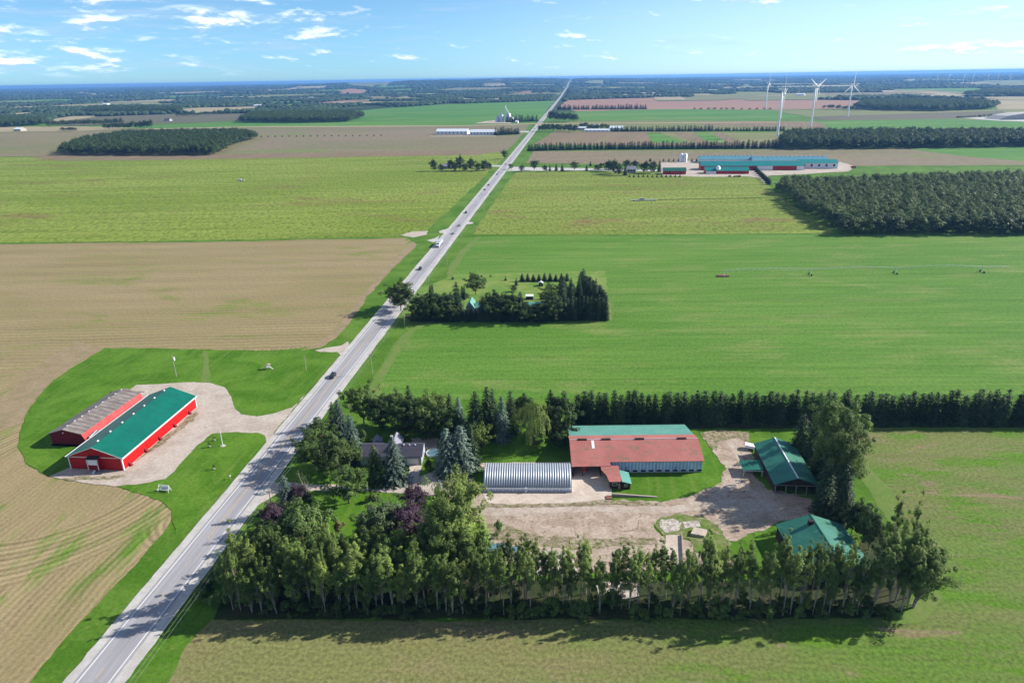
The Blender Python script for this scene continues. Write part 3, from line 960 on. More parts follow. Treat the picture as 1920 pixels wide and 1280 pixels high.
def broad(name, leaf, bark, seed, H=12.0, Rr=4.0, base=0.22, nc=60, lp=60, ls=0.26, cr_=1.0, prof='round', stems=1, gap=0.0, trunk_r=0.22, upn=0.5, sq=(1, 1, 0.85)):
    """leafy tree: stems, limbs to the clumps, leaves on every clump. Returns trunk and crown meshes."""
    rng = np.random.default_rng(seed)
    parts = []
    stempts = []
    for s in range(stems):
        ang = rng.uniform(0, 6.28)
        off = (0.10 * Rr if stems == 1 else 0.62 * Rr) * rng.uniform(0.6, 1.1)
        pts = [(0, 0, -0.3)]
        hh = H * (0.86 if s == 0 else rng.uniform(0.66, 0.88))
        for k in range(1, 7):
            t = k / 6
            bend = off * (t ** 1.3)
            pts.append((math.cos(ang) * bend + rng.normal(0, 0.05 * Rr * t), math.sin(ang) * bend + rng.normal(0, 0.05 * Rr * t), hh * t))
        parts.append(tube_path(pts, [trunk_r * (1 - 0.85 * k / 6) for k in range(7)]))
        stempts.append(pts)
    cents = []
    nl = max(5, int(nc / 4.2))
    asc = 1.0 if prof == 'poplar' else 0.45
    for L in range(nl):
        t = (L + rng.uniform(0, 1)) / nl
        t = t ** (0.85 if prof == 'poplar' else 0.8)
        if prof == 'dome':
            lim, z0 = Rr * math.sqrt(max(0.05, 1 - t * t)), H * (base + 0.75 * (1 - base) * t)
        elif prof == 'poplar':
            lim, z0 = Rr * (0.62 + 0.5 * math.sin(math.pi * min(1, t * 1.1))) * (1 - 0.62 * t * t), H * (base + (0.80 - base) * t)
        else:
            lim, z0 = Rr * (0.70 + 0.45 * math.sin(math.pi * min(1, t * 1.05))) * (1 - 0.45 * t ** 3), H * (base + (0.74 - base) * t)
        a = L * 2.4 + rng.normal(0, 0.5)
        ln = lim * rng.uniform(0.62, 1.18)
        st = stempts[rng.integers(len(stempts))]
        p = st[min(6, max(1, int(round(z0 / H * 6 / 0.9))))]
        px_, py_ = p[0], p[1]
        rise = ln * asc * rng.uniform(0.55, 1.5)
        for u in (0.42, 0.66, 0.86, 1.03):
            if rng.uniform() < 0.10 + gap:
                continue
            cents.append((px_ + math.cos(a) * ln * u + rng.normal(0, 0.16 * Rr * 0.5), py_ + math.sin(a) * ln * u + rng.normal(0, 0.16 * Rr * 0.5),
                          min(H * 0.98, z0 + rise * u ** 0.8 + rng.normal(0, 0.02 * H))))
    for st in stempts:
        top = st[-1]
        for k in range(3 if prof != 'poplar' else 5):
            cents.append((top[0] + rng.normal(0, 0.10 * Rr), top[1] + rng.normal(0, 0.10 * Rr), min(H * 0.985, top[2] - H * 0.10 * k + H * 0.10)))
    cents = np.array(cents)
    for c in cents[::2]:
        st = stempts[rng.integers(len(stempts))]
        k = int(np.clip(c[2] / H * 6 - 1, 1, 5))
        p0 = Vector(st[k])
        p1 = Vector(c)
        mid = p0.lerp(p1, 0.5) + Vector((0, 0, 0.1 * (p1 - p0).length))
        r0 = trunk_r * 0.35 * (1 - c[2] / H * 0.5)
        parts.append(tube_path([p0, mid, p1], [r0, r0 * 0.6, r0 * 0.2], 4))
    tv, tf = join(parts)
    C_, N_ = [], []
    for c in cents:
        r = cr_ * rng.uniform(0.65, 1.25)
        n = int(lp * rng.uniform(0.7, 1.2))
        d = rng.normal(size=(n, 3))
        d /= np.linalg.norm(d, axis=1, keepdims=True)
        rad = r * rng.uniform(0.35, 1, (n, 1)) ** 0.5
        C_.append(c + d * rad * np.array(sq))
        out = c - np.array([0, 0, H * 0.5])
        out = out / (np.linalg.norm(out) + 1e-6)
        N_.append(d * 0.8 + out * 0.5 + np.array([0, 0, upn]) + rng.normal(size=(n, 3)) * 0.35)
    C_, N_ = np.vstack(C_), np.vstack(N_)
    lv, lf = leaf_quads(C_, N_, ls, rng)
    return np_mesh('trunk', tv, tf, [bark], smooth=True), np_mesh('crown', lv, lf, [leaf])


def conifer(name, leaf, seed, H=12.0, Rr=2.8, base=0.03, layers=26, ls=0.34, density=1.0, power=0.85, droop=0.25, mp=1.0, tip=0.06):
    rng = np.random.default_rng(seed)
    tv, tf = tube_path([(0, 0, -0.3), (0, 0, H * 0.5), (0, 0, H * 0.985)], [0.22, 0.12, 0.02])
    C_, N_, S_ = [], [], []
    for L in range(layers):
        t = (L + rng.uniform(-0.3, 0.3)) / layers
        t = min(max(t, 0), 0.99)
        z = H * (base + (1 - base) * t)
        r = Rr * ((1 - t) ** power + tip) * rng.uniform(0.88, 1.1)
        nb = max(5, int((5 + 9 * (1 - t)) * density))
        a0 = rng.uniform(0, 6.28)
        for b in range(nb):
            a = a0 + 6.283 * b / nb + rng.normal(0, 0.12)
            rb = r * rng.uniform(0.72, 1.12)
            m = max(3, int(rb / ls * 2.1 * mp))
            u = np.linspace(0.25, 1, m) + rng.normal(0, 0.03, m)
            side = rng.normal(0, 0.16, m) * rb * (1.1 - u)
            x = np.cos(a) * rb * u - np.sin(a) * side
            y = np.sin(a) * rb * u + np.cos(a) * side
            zz = z + rb * (0.12 * u - droop * u * u) + rng.normal(0, 0.06, m)
            C_.append(np.stack([x, y, zz], 1))
            N_.append(np.stack([np.cos(a) * 0.55 * np.ones(m), np.sin(a) * 0.55 * np.ones(m), np.ones(m) * 0.8], 1) + rng.normal(size=(m, 3)) * 0.32)
            S_.append(ls * (1.15 - 0.45 * u) * (0.75 + 0.35 * (1 - t)))
    C_, N_, S_ = np.vstack(C_), np.vstack(N_), np.concatenate(S_)
    C_[:, 2] = np.clip(C_[:, 2], 0.1, H)
    lv, lf = leaf_quads(C_, N_, S_, rng, 0.6)
    return np_mesh('trunk', tv, tf, ['bark_brown'], smooth=True), np_mesh('crown', lv, lf, [leaf])


def willow(seed):
    rng = np.random.default_rng(seed)
    H, Rr = 12.0, 5.2
    tm, _ = broad('w', 'leaf_willow', 'bark_brown', seed, H, Rr, 0.3, 30, 4, 0.2, 1, 'dome', 3, trunk_r=0.4)
    C_, N_ = [], []
    for k in range(330):
        a = rng.uniform(0, 6.283)
        u = math.sqrt(rng.uniform(0.02, 1))
        lump = 1 + 0.22 * math.sin(a * 3 + 1) + 0.12 * math.sin(a * 7)
        r = Rr * u * lump
        ztop = H * (0.55 + 0.43 * math.sqrt(max(0, 1 - u * u)) * (1 + 0.1 * math.sin(a * 4)))
        ln = rng.uniform(0.3, 0.75) * ztop * (0.35 + 0.65 * u)
        m = int(ln / 0.16)
        s = np.linspace(0, 1, m)
        x = math.cos(a) * r + rng.normal(0, 0.10, m) + math.cos(a) * 0.5 * np.sin(s * 2)
        y = math.sin(a) * r + rng.normal(0, 0.10, m) + math.sin(a) * 0.5 * np.sin(s * 2)
        C_.append(np.stack([x, y, ztop - s * ln], 1))
        N_.append(np.stack([np.full(m, math.cos(a)), np.full(m, math.sin(a)), np.full(m, 0.7 - 0.3 * u)], 1) + rng.normal(size=(m, 3)) * 0.3)
    lv, lf = leaf_quads(np.vstack(C_), np.vstack(N_), 0.17, rng)
    return tm, np_mesh('crown', lv, lf, ['leaf_willow'])


# every kind: (mesh pairs, nominal height, nominal crown radius)
KIND = {
    'round': ([broad('r', 'leaf_broad', 'bark_brown', s, 12, 5.0, 0.14, 165, 56, 0.22, 0.82) for s in (1, 2, 3)], 12, 4.9),
    'dark': ([broad('d', 'leaf_dark', 'bark_brown', s, 12, 5.0, 0.04, 175, 54, 0.22, 0.86) for s in (4, 5)], 12, 4.9),
    'light': ([broad('l', 'leaf_light', 'bark_brown', s, 12, 5.0, 0.08, 150, 60, 0.22, 1.0) for s in (6,)], 12, 5.0),
    'grey': ([broad('g', 'leaf_grey', 'bark_pale', s, 12, 5.0, 0.06, 130, 55, 0.22, 1.0, stems=3) for s in (7,)], 12, 5.0),
    'plum': ([broad('p', 'leaf_plum', 'bark_brown', s, 12, 5.0, 0.04, 150, 60, 0.21, 1.0) for s in (8, 9)], 12, 5.0),
    'poplar': ([broad('o', 'leaf_poplar', 'bark_pale', s, 20, 3.0, 0.24, 104, 46, 0.20, 0.64, sq=(0.85, 0.85, 1.3), prof='poplar', stems=st, trunk_r=0.17, upn=0.7) for s, st in ((10, 1), (11, 2), (12, 1), (13, 3), (14, 2), (15, 1), (16, 2))], 20, 3.0),
    'leader': ([broad('o', 'leaf_poplar', 'bark_pale', s, 20, 1.9, 0.36, 58, 50, 0.19, 0.62, 'poplar', st, trunk_r=0.14, upn=0.7, gap=0.22) for s, st in ((60, 2), (61, 1), (62, 3), (63, 2))], 20, 2.6),
    'bigpoplar': ([broad('q', 'leaf_poplar', 'bark_pale', s, 20, 5.6, 0.10, 230, 64, 0.22, 0.95, 'poplar', 4, trunk_r=0.34, upn=0.7, sq=(1, 1, 1.1)) for s in (17, 18)], 20, 6.0),
    'dead': ([broad('x', 'leaf_grey', 'bark_pale', s, 12, 3.0, 0.15, 40, 7, 0.16, 0.8, stems=3) for s in (19,)], 12, 3.4),
    'shrub': ([broad('s', 'leaf_broad', 'bark_brown', s, 4, 2.3, 0.0, 26, 55, 0.24, 0.75, 'dome', trunk_r=0.08) for s in (20, 21, 22)], 4, 2.9),
    'greenshrub': ([broad('s', 'leaf_light', 'bark_brown', s, 4, 2.3, 0.0, 26, 70, 0.18, 0.7, 'dome', trunk_r=0.08) for s in (23,)], 4, 2.9),
    'goldshrub': ([broad('s', 'leaf_gold', 'bark_brown', s, 4, 2.3, 0.0, 26, 70, 0.18, 0.7, 'dome', trunk_r=0.08) for s in (24,)], 4, 2.9),
    'spruce': ([conifer('c', 'needle_dark', s, 12, 2.9, power=0.62) for s in (30, 31, 32)], 12, 2.9),
    'greenspruce': ([conifer('c', 'needle_green', s, 12, 2.9, power=0.7) for s in (33,)], 12, 2.9),
    'blue': ([conifer('c', 'needle_blue', s, 12, 3.1, ls=0.30, mp=1.25, power=0.62) for s in (34, 35)], 12, 3.1),
    'hedge': ([conifer('c', 'needle_dark', s, 12, 2.5, layers=20, ls=0.46, power=0.30, tip=0.0, density=0.9) for s in (36, 37, 38, 39)], 12, 2.5),
    'cedar': ([conifer('c', 'needle_dark', s, 6, 0.8, layers=20, ls=0.2, power=0.35, tip=0.0, droop=-0.3) for s in (40,)], 6, 0.8),
    'smallspruce': ([conifer('c', 'needle_dark', s, 6, 1.7, layers=14, ls=0.34, density=0.7) for s in (41, 42)], 6, 1.7),
    'farspruce': ([conifer('c', 'needle_dark', s, 14, 2.9, layers=13, ls=0.95, density=0.6, power=0.5) for s in (43, 44, 45)], 14, 2.9),
    'woodtree': ([broad('w', 'leaf_wood', 'bark_brown', s, 15, 4.6, 0.22, 46, 14, 0.62, 1.8, 'dome', trunk_r=0.25, sq=(1, 1, 0.9)) for s in (46, 47, 48, 49)], 14.5, 5.2),
    'willow': ([willow(50)], 12, 5.6),
}
ROOTS = {}
NAMES = {'leader': 'poplar_tree', 'round': 'broadleaf_tree', 'dark': 'broadleaf_tree', 'light': 'broadleaf_tree', 'grey': 'broadleaf_tree', 'plum': 'plum_tree', 'poplar': 'poplar_tree',
         'bigpoplar': 'poplar_tree', 'dead': 'bare_tree', 'shrub': 'shrub', 'greenshrub': 'shrub', 'goldshrub': 'shrub', 'spruce': 'spruce_tree',
         'greenspruce': 'spruce_tree', 'blue': 'blue_spruce', 'hedge': 'hedge_spruce', 'cedar': 'cedar_tree', 'smallspruce': 'young_spruce',
         'farspruce': 'windbreak_spruce', 'woodtree': 'woodland_tree', 'willow': 'willow_tree'}


def plant(kind, x, y, H, Rw, label, group=None, var=None, rz=None, lean=(0, 0), cat=None):
    prs, h0, r0 = KIND[kind]
    v = rnd.randrange(len(prs)) if var is None else var % len(prs)
    root = thing(NAMES[kind], label, cat or ('shrub' if 'shrub' in kind else 'tree'), (x, y, gz(x, y)), rnd.uniform(0, 6.28) if rz is None else rz, group)
    root.rotation_euler[0] = lean[0]
    root.rotation_euler[1] = lean[1]
    root.scale = (Rw / r0, Rw / r0, H / h0)
    tm, cm = prs[v]
    link('trunk' if 'shrub' not in kind else 'stem', tm, root)
    link('crown' if 'shrub' not in kind else 'foliage', cm, root)
    return root


def tree_px(kind, bx, by, ty, wpx, label, group=None, **kw):
    b = at(bx, by)
    return plant(kind, b.x, b.y, height_for(b, ty), max(0.5, wpx / 2 * mpp(b)), label, group, **kw)


# --- homestead at the near right of the highway, one by one
for a in [
    ('round', 683, 795, 720, 66, 'round green tree alone at the verge, above the blue spruces by the highway'),
    ('blue', 640, 822, 748, 42, 'pale blue spruce beside the highway, the upper one of the pair'),
    ('blue', 663, 862, 775, 46, 'taller blue grey spruce below another blue spruce, left of the farmhouse'),
    ('spruce', 628, 815, 752, 30, 'dark slim spruce squeezed behind the upper blue spruce by the highway'),
    ('round', 606, 852, 784, 66, 'round tree leaning to the highway just below the roadside pole'),
    ('round', 592, 880, 810, 70, 'broad leafy tree nearest the highway verge, left of the farmhouse'),
    ('dark', 636, 892, 812, 76, 'wide dark leafy tree between the highway and the farmhouse wall'),
    ('dark', 662, 872, 820, 36, 'small dark leafy tree touching the left end of the farmhouse'),
    ('greenshrub', 683, 836, 806, 30, 'light green bush at the left rear corner of the farmhouse'),
    ('dark', 716, 806, 738, 58, 'dark leafy tree left end of the belt behind the farmhouse'),
    ('light', 745, 796, 727, 54, 'bright green leafy tree at the edge of the clover field behind the farmhouse'),
    ('spruce', 770, 800, 720, 32, 'narrow dark spruce rising above the belt behind the farmhouse'),
    ('dark', 768, 816, 742, 62, 'dark leafy tree right behind the farmhouse gable'),
    ('round', 806, 808, 728, 70, 'full round tree in the middle of the belt behind the farmhouse'),
    ('dark', 800, 824, 758, 56, 'low dark tree behind the patio of the farmhouse'),
    ('spruce', 845, 808, 737, 36, 'dark spruce right of the round tree in the belt behind the farmhouse'),
    ('blue', 862, 812, 742, 34, 'bluish spruce at the back of the belt, left of the tallest dark spruces'),
    ('dark', 836, 824, 752, 58, 'dark bushy tree between the patio and the belt'),
    ('spruce', 893, 822, 732, 52, 'tall dark spruce left of the willow, left one of three'),
    ('spruce', 915, 818, 724, 50, 'tallest dark spruce left of the willow, middle one of three'),
    ('blue', 942, 824, 740, 38, 'grey blue spruce next to the willow, right one of three'),
    ('spruce', 925, 806, 728, 34, 'dark spruce behind the grey blue spruce near the willow'),
    ('spruce', 958, 810, 730, 36, 'dark spruce directly behind the left edge of the willow'),
    ('dark', 985, 802, 735, 54, 'dark leafy tree behind the top of the willow'),
    ('spruce', 1032, 808, 728, 40, 'dark spruce behind the right side of the willow'),
    ('dark', 1050, 822, 736, 72, 'large dark leafy tree between the willow and the red roofed barn'),
    ('dark', 1046, 840, 795, 34, 'small leafy tree at the left end wall of the red roofed barn'),
    ('willow', 1003, 833, 756, 78, 'weeping willow with yellow green hanging branches on the back lawn'),
    ('blue', 840, 886, 802, 62, 'silvery blue spruce right of the farmhouse, left one of the pair'),
    ('blue', 866, 882, 796, 66, 'silvery blue spruce right of the farmhouse, right one of the pair'),
    ('spruce', 884, 874, 790, 40, 'dark spruce behind the silvery pair right of the farmhouse'),
    ('round', 902, 850, 790, 44, 'green round tree closest to the back lawn, right of the silvery pair'),
    ('greenshrub', 755, 834, 811, 28, 'rounded yellow green bush behind the farmhouse roof'),
    ('shrub', 804, 884, 862, 22, 'low dark bush at the right end of the farmhouse'),
    ('greenspruce', 706, 906, 832, 48, 'olive green spruce in front of the farmhouse, left of the silver one'),
    ('blue', 742, 904, 818, 58, 'silver blue spruce in front of the middle of the farmhouse'),
    ('round', 655, 943, 868, 80, 'spreading leafy tree with a visible trunk by the farm drive'),
    ('blue', 541, 962, 889, 42, 'blue spruce at the left side of the farm entrance'),
    ('plum', 562, 960, 903, 46, 'dark purple tree beside the blue spruce at the farm entrance'),
    ('dead', 580, 950, 872, 44, 'thin half bare tree with pale branches at the farm entrance'),
    ('plum', 513, 998, 937, 54, 'dark purple tree closest to the highway shoulder'),
    ('dark', 503, 1028, 972, 58, 'dark grey green tree under the purple tree next to the highway'),
    ('light', 575, 1046, 938, 104, 'large light green tree at the left, above the poplar belt'),
    ('light', 540, 1046, 968, 60, 'light green tree between the large light one and the highway'),
    ('goldshrub', 635, 1000, 974, 32, 'pale yellow bush on the lawn above the poplar belt'),
    ('shrub', 682, 1008, 982, 44, 'dark rounded bush on the lawn left of the grey green tree'),
    ('grey', 712, 1010, 930, 78, 'grey green many stemmed tree on the lawn, left one'),
    ('grey', 744, 1000, 930, 50, 'grey green many stemmed tree on the lawn, touching the purple trees'),
    ('plum', 781, 962, 905, 56, 'rounded purple tree beside the drive, the upper of two'),
    ('plum', 770, 1014, 938, 82, 'wide purple tree below the rounded one beside the drive'),
    ('blue', 826, 962, 898, 32, 'slim dark blue spruce left of the big poplar by the yard'),
    ('bigpoplar', 868, 1058, 888, 118, 'big spreading poplar at the left edge of the dirt yard'),
    ('bigpoplar', 846, 1085, 930, 90, 'second big poplar standing lower left of the yard poplar'),
    ('dark', 806, 1040, 968, 46, 'dark leafy tree in the shade between the purple tree and the big poplar'),
    ('greenshrub', 936, 1004, 974, 30, 'small bright green bush on the left part of the dirt yard'),
    ('shrub', 700, 938, 926, 36, 'clipped low hedge bush under the drive'),
    ('spruce', 1497, 852, 775, 48, 'dark spruce behind the top end of the open green shed'),
    ('spruce', 1520, 862, 768, 46, 'dark spruce above the green shed roof, next to the tall poplar'),
    ('bigpoplar', 1556, 905, 747, 100, 'tall bright poplar standing over the spruces right of the green shed'),
    ('bigpoplar', 1580, 935, 795, 78, 'poplar with pale leaves on the field side right of the green shed'),
    ('spruce', 1536, 890, 800, 50, 'dark spruce leaning over the middle of the green shed'),
    ('spruce', 1550, 925, 828, 54, 'dark spruce right of the open front of the green shed'),
    ('spruce', 1572, 948, 850, 54, 'tall dark spruce on the field side below the bright poplar'),
    ('spruce', 1543, 960, 868, 50, 'dark spruce at the lower right corner of the green shed'),
    ('spruce', 1576, 975, 878, 46, 'dark spruce above the lower green roof'),
    ('dark', 1610, 1002, 932, 50, 'dark leafy tree right of the lower green roof, upper one'),
    ('dark', 1628, 1030, 950, 50, 'dark leafy tree right of the lower green roof, lower one'),
    ('dark', 1596, 1000, 945, 40, 'dark leafy tree touching the right side of the lower green roof'),
]:
    tree_px(*a)

# tall thin poplars at the far right corner
for i, (bx, by, ty, wp) in enumerate([(1652, 1098, 912, 34), (1690, 1100, 914, 30), (1668, 1115, 945, 34), (1640, 1120, 985, 40), (1678, 1128, 975, 42), (1703, 1120, 968, 40),
                                      (1700, 1140, 1000, 52), (1716, 1132, 1010, 50), (1690, 1146, 1030, 44), (1664, 1146, 1020, 40)]):
    tree_px('leader' if i < 3 else 'poplar', bx, by, ty, wp, 'poplar in the clump at the right hand corner of the tree belt', 'poplars at the right corner of the belt', var=i)
tree_px('bigpoplar', 1712, 1138, 1022, 84, 'broad poplar leaning out over the field at the right end of the belt', lean=(0, 0.16), rz=0.0)

def seg(t, names):
    return names[min(len(names) - 1, int(t * len(names)))]


BELT = ['beside the highway shoulder', 'below the large light green tree', 'below the purple trees', 'below the big yard poplar', 'in front of the pale rubble', 'in front of the dirt yard',
        'in front of the concrete slabs', 'in front of the lower green roof', 'near the right hand corner clump']
# the poplar belt, three rows deep
TX0, TX1 = -69, 84
k = 0
rr = random.Random(11)
for row, (dy, h0, h1, n) in enumerate([(0.8, 18.4, 18.6, 66), (5.6, 18.8, 17.6, 52), (10.5, 18.8, 17.0, 26)]):
    for i in range(n):
        t = (i + rr.uniform(-0.34, 0.34)) / (n - 1)
        if row == 2:
            t *= 0.48
        x = TX0 + (TX1 - TX0) * t
        y = 131.4 - 0.028 * (x + 70) + dy + rr.uniform(-1.2, 1.2)
        left = max(0, 1 - t / 0.5)
        H = (h0 + (h1 - h0) * t) * rr.choice((rr.uniform(0.7, 0.92), rr.uniform(0.86, 1.08), rr.uniform(0.9, 1.1))) + 0.2 * left
        if 0.42 < t < 0.75:
            H *= rr.uniform(0.82, 1.02)
        Rw = rr.uniform(1.9, 2.8) * (1.12 if left > 0.2 else 1.0) * (0.92 if 0.4 < t < 0.8 else 1.0)
        k += 1
        if row == 0:
            sg = seg(t, BELT)
            lab, grp = 'front row poplar with a bare pale trunk, ' + sg, 'front row of the poplar belt, ' + sg
        elif row == 1:
            sg = seg(t, BELT)
            lab, grp = 'second row poplar, crown above the front row, ' + sg, 'second row of the poplar belt, ' + sg
        else:
            lab, grp = 'poplar in the third row of the belt, below the large light green tree', 'third row of the poplar belt'
        kd = 'leader' if (t > 0.40 and rr.uniform(0, 1) < 0.55) or rr.uniform(0, 1) < 0.25 else 'poplar'
        if kd == 'leader':
            H *= 1.10
        plant(kd, x, y, H, Rw, lab, grp, var=k, lean=(rr.uniform(-0.03, 0.03), rr.uniform(-0.06, 0.04)))

# thicket at the foot of the belt
for i in range(96):
    t = i / 95
    x = -75 + 162 * t + rr.uniform(-0.8, 0.8)
    y = 129.6 - 0.028 * (x + 70) + rr.uniform(0, 5.5)
    if t < 0.12:
        y += rr.uniform(0, 10)
    plant('shrub', x, y, rr.uniform(2.4, 4.2), rr.uniform(2.0, 3.0), 'dark undergrowth shrub at the foot of the poplars, ' + seg(t, BELT), 'undergrowth at the foot of the poplar belt, ' + seg(t, BELT))
for i in range(12):
    t = i / 11
    x, y = -79 + 8 * t + rr.uniform(-1, 1), 136 + 22 * t
    plant('shrub', x, y, rr.uniform(3, 5), rr.uniform(2.2, 3.2), 'dark roadside shrub at the left end of the poplar belt', 'shrubs between the belt and the highway')

# spruce hedge behind the barns
HEDGE = ['behind the left part of the long barn', 'behind the right part of the long barn', 'behind the gap between barn and open shed', 'behind the bright poplar',
         'at the top left of the near pasture', 'at the top middle of the near pasture', 'at the right edge of the photo']
n = 74
for i in range(n):
    t = i / (n - 1)
    x = 24 + 188 * t + rr.uniform(-0.5, 0.5)
    y = 226.2 - 0.040 * (x - 23) + rr.uniform(-0.7, 0.7)
    plant('hedge', x, y, rr.uniform(11.6, 14.0), rr.uniform(2.4, 3.1), 'dark spruce of the long back hedge, ' + seg(t, HEDGE), 'spruces of the long back hedge, ' + seg(t, HEDGE))

# --- second homestead, by the highway further on
for a in [
    ('round', 752, 583, 520, 52, 'spreading roadside tree that throws its shadow across the highway'),
    ('round', 746, 575, 540, 34, 'lower roadside tree half merged with the spreading one at the highway edge'),
    ('dark', 785, 599, 550, 50, 'dark bush tree at the left end of the second homestead belt'),
    ('dark', 812, 599, 541, 54, 'full dark tree in the lower left of the second homestead belt'),
    ('dark', 836, 599, 550, 50, 'dark tree between the full one and the spruces, second homestead'),
    ('spruce', 858, 597, 527, 36, 'tall dark spruce left of the teal gabled house'),
    ('spruce', 847, 600, 546, 32, 'shorter spruce left of the tall one near the teal gabled house'),
    ('cedar', 871, 562, 533, 8, 'columnar cedar on the far side of the teal gabled house, left one'),
    ('cedar', 867, 562, 535, 8, 'columnar cedar close to the tall spruce, second homestead'),
    ('cedar', 811, 552, 532, 7, 'thin pointed cedar at the lawn edge near the highway, left one'),
    ('cedar', 807, 552, 533, 7, 'thin pointed cedar at the lawn edge near the highway, right one'),
    ('round', 892, 553, 510, 36, 'tall leafy tree alone on the lawn of the second homestead'),
    ('spruce', 906, 600, 553, 32, 'dark spruce right of the teal gabled house'),
    ('dark', 930, 600, 543, 54, 'broad dark tree in the middle of the second homestead belt'),
    ('dark', 957, 600, 546, 52, 'broad dark tree right of the middle of the second homestead belt'),
    ('spruce', 976, 600, 546, 32, 'pointed dark spruce in front of the second teal roof'),
    ('dark', 992, 601, 570, 46, 'low dark tree under the second teal roof'),
    ('dark', 1014, 601, 564, 48, 'dark tree right below the second teal roof'),
    ('dark', 1038, 600, 548, 48, 'dark tree right of the second teal roof'),
    ('round', 1033, 568, 530, 40, 'leafy tree behind the second teal roof among the sheds'),
    ('dark', 963, 547, 534, 13, 'small round tree on the lawn above the belt'),
    ('smallspruce', 968, 535, 520, 9, 'narrow young spruce beside the small round lawn tree'),
    ('smallspruce', 849, 524, 517, 7, 'tiny lone sapling by the highway corner of the lawn'),
    ('smallspruce', 948, 526, 518, 7, 'tiny sapling at the back of the second homestead lawn'),
]:
    tree_px(*a)
for i in range(9):
    tree_px('spruce', 979 + i * 10.5, 527 + rr.uniform(-0.5, 0.8), 513 + rr.uniform(-2, 2), 12, 'young dark spruce in the back row of the second homestead lawn', 'back row of young spruces at the second homestead')
for i in range(32):
    tree_px('hedge', 775 + i * 8.4, 602 + rr.uniform(-1, 1), 581 + rr.uniform(-4, 4), 15, 'dark clipped evergreen in the low hedge along the near edge of the second homestead', 'low near hedge of the second homestead')
for i in range(13):
    tree_px('hedge', 1050 + i * 7.2, 600 + rr.uniform(-1, 1), 554 + rr.uniform(-3, 3), 13, 'dark hedge spruce in the lower right hedge of the second homestead', 'lower right hedge of the second homestead')
for i in range(18):
    t = i / 17
    tree_px('hedge', 1090 + 44 * t + rr.uniform(-3, 3), 546 + 50 * t, 505 + 40 * t + rr.uniform(-5, 3), 20, 'tall dark spruce in the right hedge of the second homestead', 'right hedge of the second homestead')
for i in range(34):
    tree_px('spruce', 1050 + rr.uniform(0, 76), 548 + rr.uniform(-8, 40), 530 + rr.uniform(-14, 14), 20, 'dark spruce in the grove right of the sheds at the second homestead', 'grove at the right of the second homestead')
for i in range(6):
    tree_px('smallspruce', 911 + i * 7.5, 559, 548 + rr.uniform(-2, 1), 6, 'little clipped evergreen in the lawn row at the second homestead', 'little evergreens on the lawn of the second homestead')

# --- the green farmstead left of the highway and the lane trees on the right
for i, (bx, by, ty, wp) in enumerate([(813, 321, 296, 14), (827, 321, 306, 10), (846, 320, 297, 14), (862, 320, 289, 18), (884, 320, 294, 17), (872, 321, 304, 14), (896, 321, 304, 14), (909, 320, 298, 17), (918, 319, 304, 11), (853, 321, 305, 12)]):
    tree_px('dark', bx, by, ty, wp, 'dark leafy tree round the small farmhouse left of the highway', 'trees round the small farmhouse left of the highway')
tree_px('round', 946, 298, 279, 13, 'lone round tree on the left verge of the highway')
for i, (kd, bx, by, ty, wp) in enumerate([('round', 958, 318, 306, 9), ('dark', 978, 322, 308, 11), ('round', 1002, 320, 298, 15), ('dark', 1022, 322, 308, 10), ('spruce', 1031, 321, 308, 6),
                                          ('spruce', 1043, 320, 307, 8), ('spruce', 1054, 321, 306, 8), ('round', 1077, 320, 301, 16), ('spruce', 1100, 320, 308, 7), ('dark', 1119, 320, 307, 12),
                                          ('spruce', 1107, 312, 302, 6), ('dark', 1126, 318, 304, 8)]):
    tree_px(kd, bx, by, ty, wp, 'roadside tree along the lane that leaves the highway to the right', 'trees along the lane to the dairy farm')
for i, (kd, bx, by, ty, wp) in enumerate([('dark', 1140, 322, 299, 20), ('dark', 1152, 326, 297, 22), ('dark', 1160, 329, 306, 15), ('spruce', 1172, 329, 308, 10), ('dark', 1176, 316, 298, 18), ('dark', 1190, 316, 299, 15),
                                          ('dark', 1210, 324, 300, 16), ('dark', 1224, 325, 299, 16), ('spruce', 1236, 322, 299, 10), ('dark', 1203, 318, 305, 12), ('dark', 1146, 318, 300, 18)]):
    tree_px(kd, bx, by, ty, wp, 'dark tree round the house at the dairy farm entrance', 'trees round the dairy farm house')
for i in range(12):
    tree_px('smallspruce', 1180 + i * 8.6, 332.5, 326, 5, 'small spruce in the row below the dairy farm house', 'row of small spruces below the dairy farm house')
for i, bx in enumerate((1220, 1244, 1254, 1263, 1272, 1297, 1306, 1315, 1218)):
    tree_px('smallspruce', bx, 303, 296, 5, 'small spruce behind the dairy farm silos', 'small spruces behind the dairy farm')
for i in range(9):
    t = i / 8
    tree_px('hedge', 1416 + 26 * t, 320 + 26 * t, 314 + 22 * t - 2, 11, 'dense dark evergreen in the wedge hedge at the dairy farm yard', 'wedge hedge at the dairy farm yard')


# windbreak rows
def row_px(kind, a, b, topa, topb, n, wpx, label, group, jy=0.5):
    A, B = at(*a), at(*b)
    Ha, Hb = height_for(A, topa), height_for(B, topb)
    for i in range(n):
        t = (i + rr.uniform(-0.3, 0.3)) / max(1, n - 1)
        p = A.lerp(B, t)
        H = (Ha + (Hb - Ha) * t) * rr.uniform(0.8, 1.15)
        plant(kind, p.x + rr.uniform(-1, 1), p.y + rr.uniform(-2, 2), H, wpx / 2 * mpp(p) * rr.uniform(1.1, 1.5), label, group)


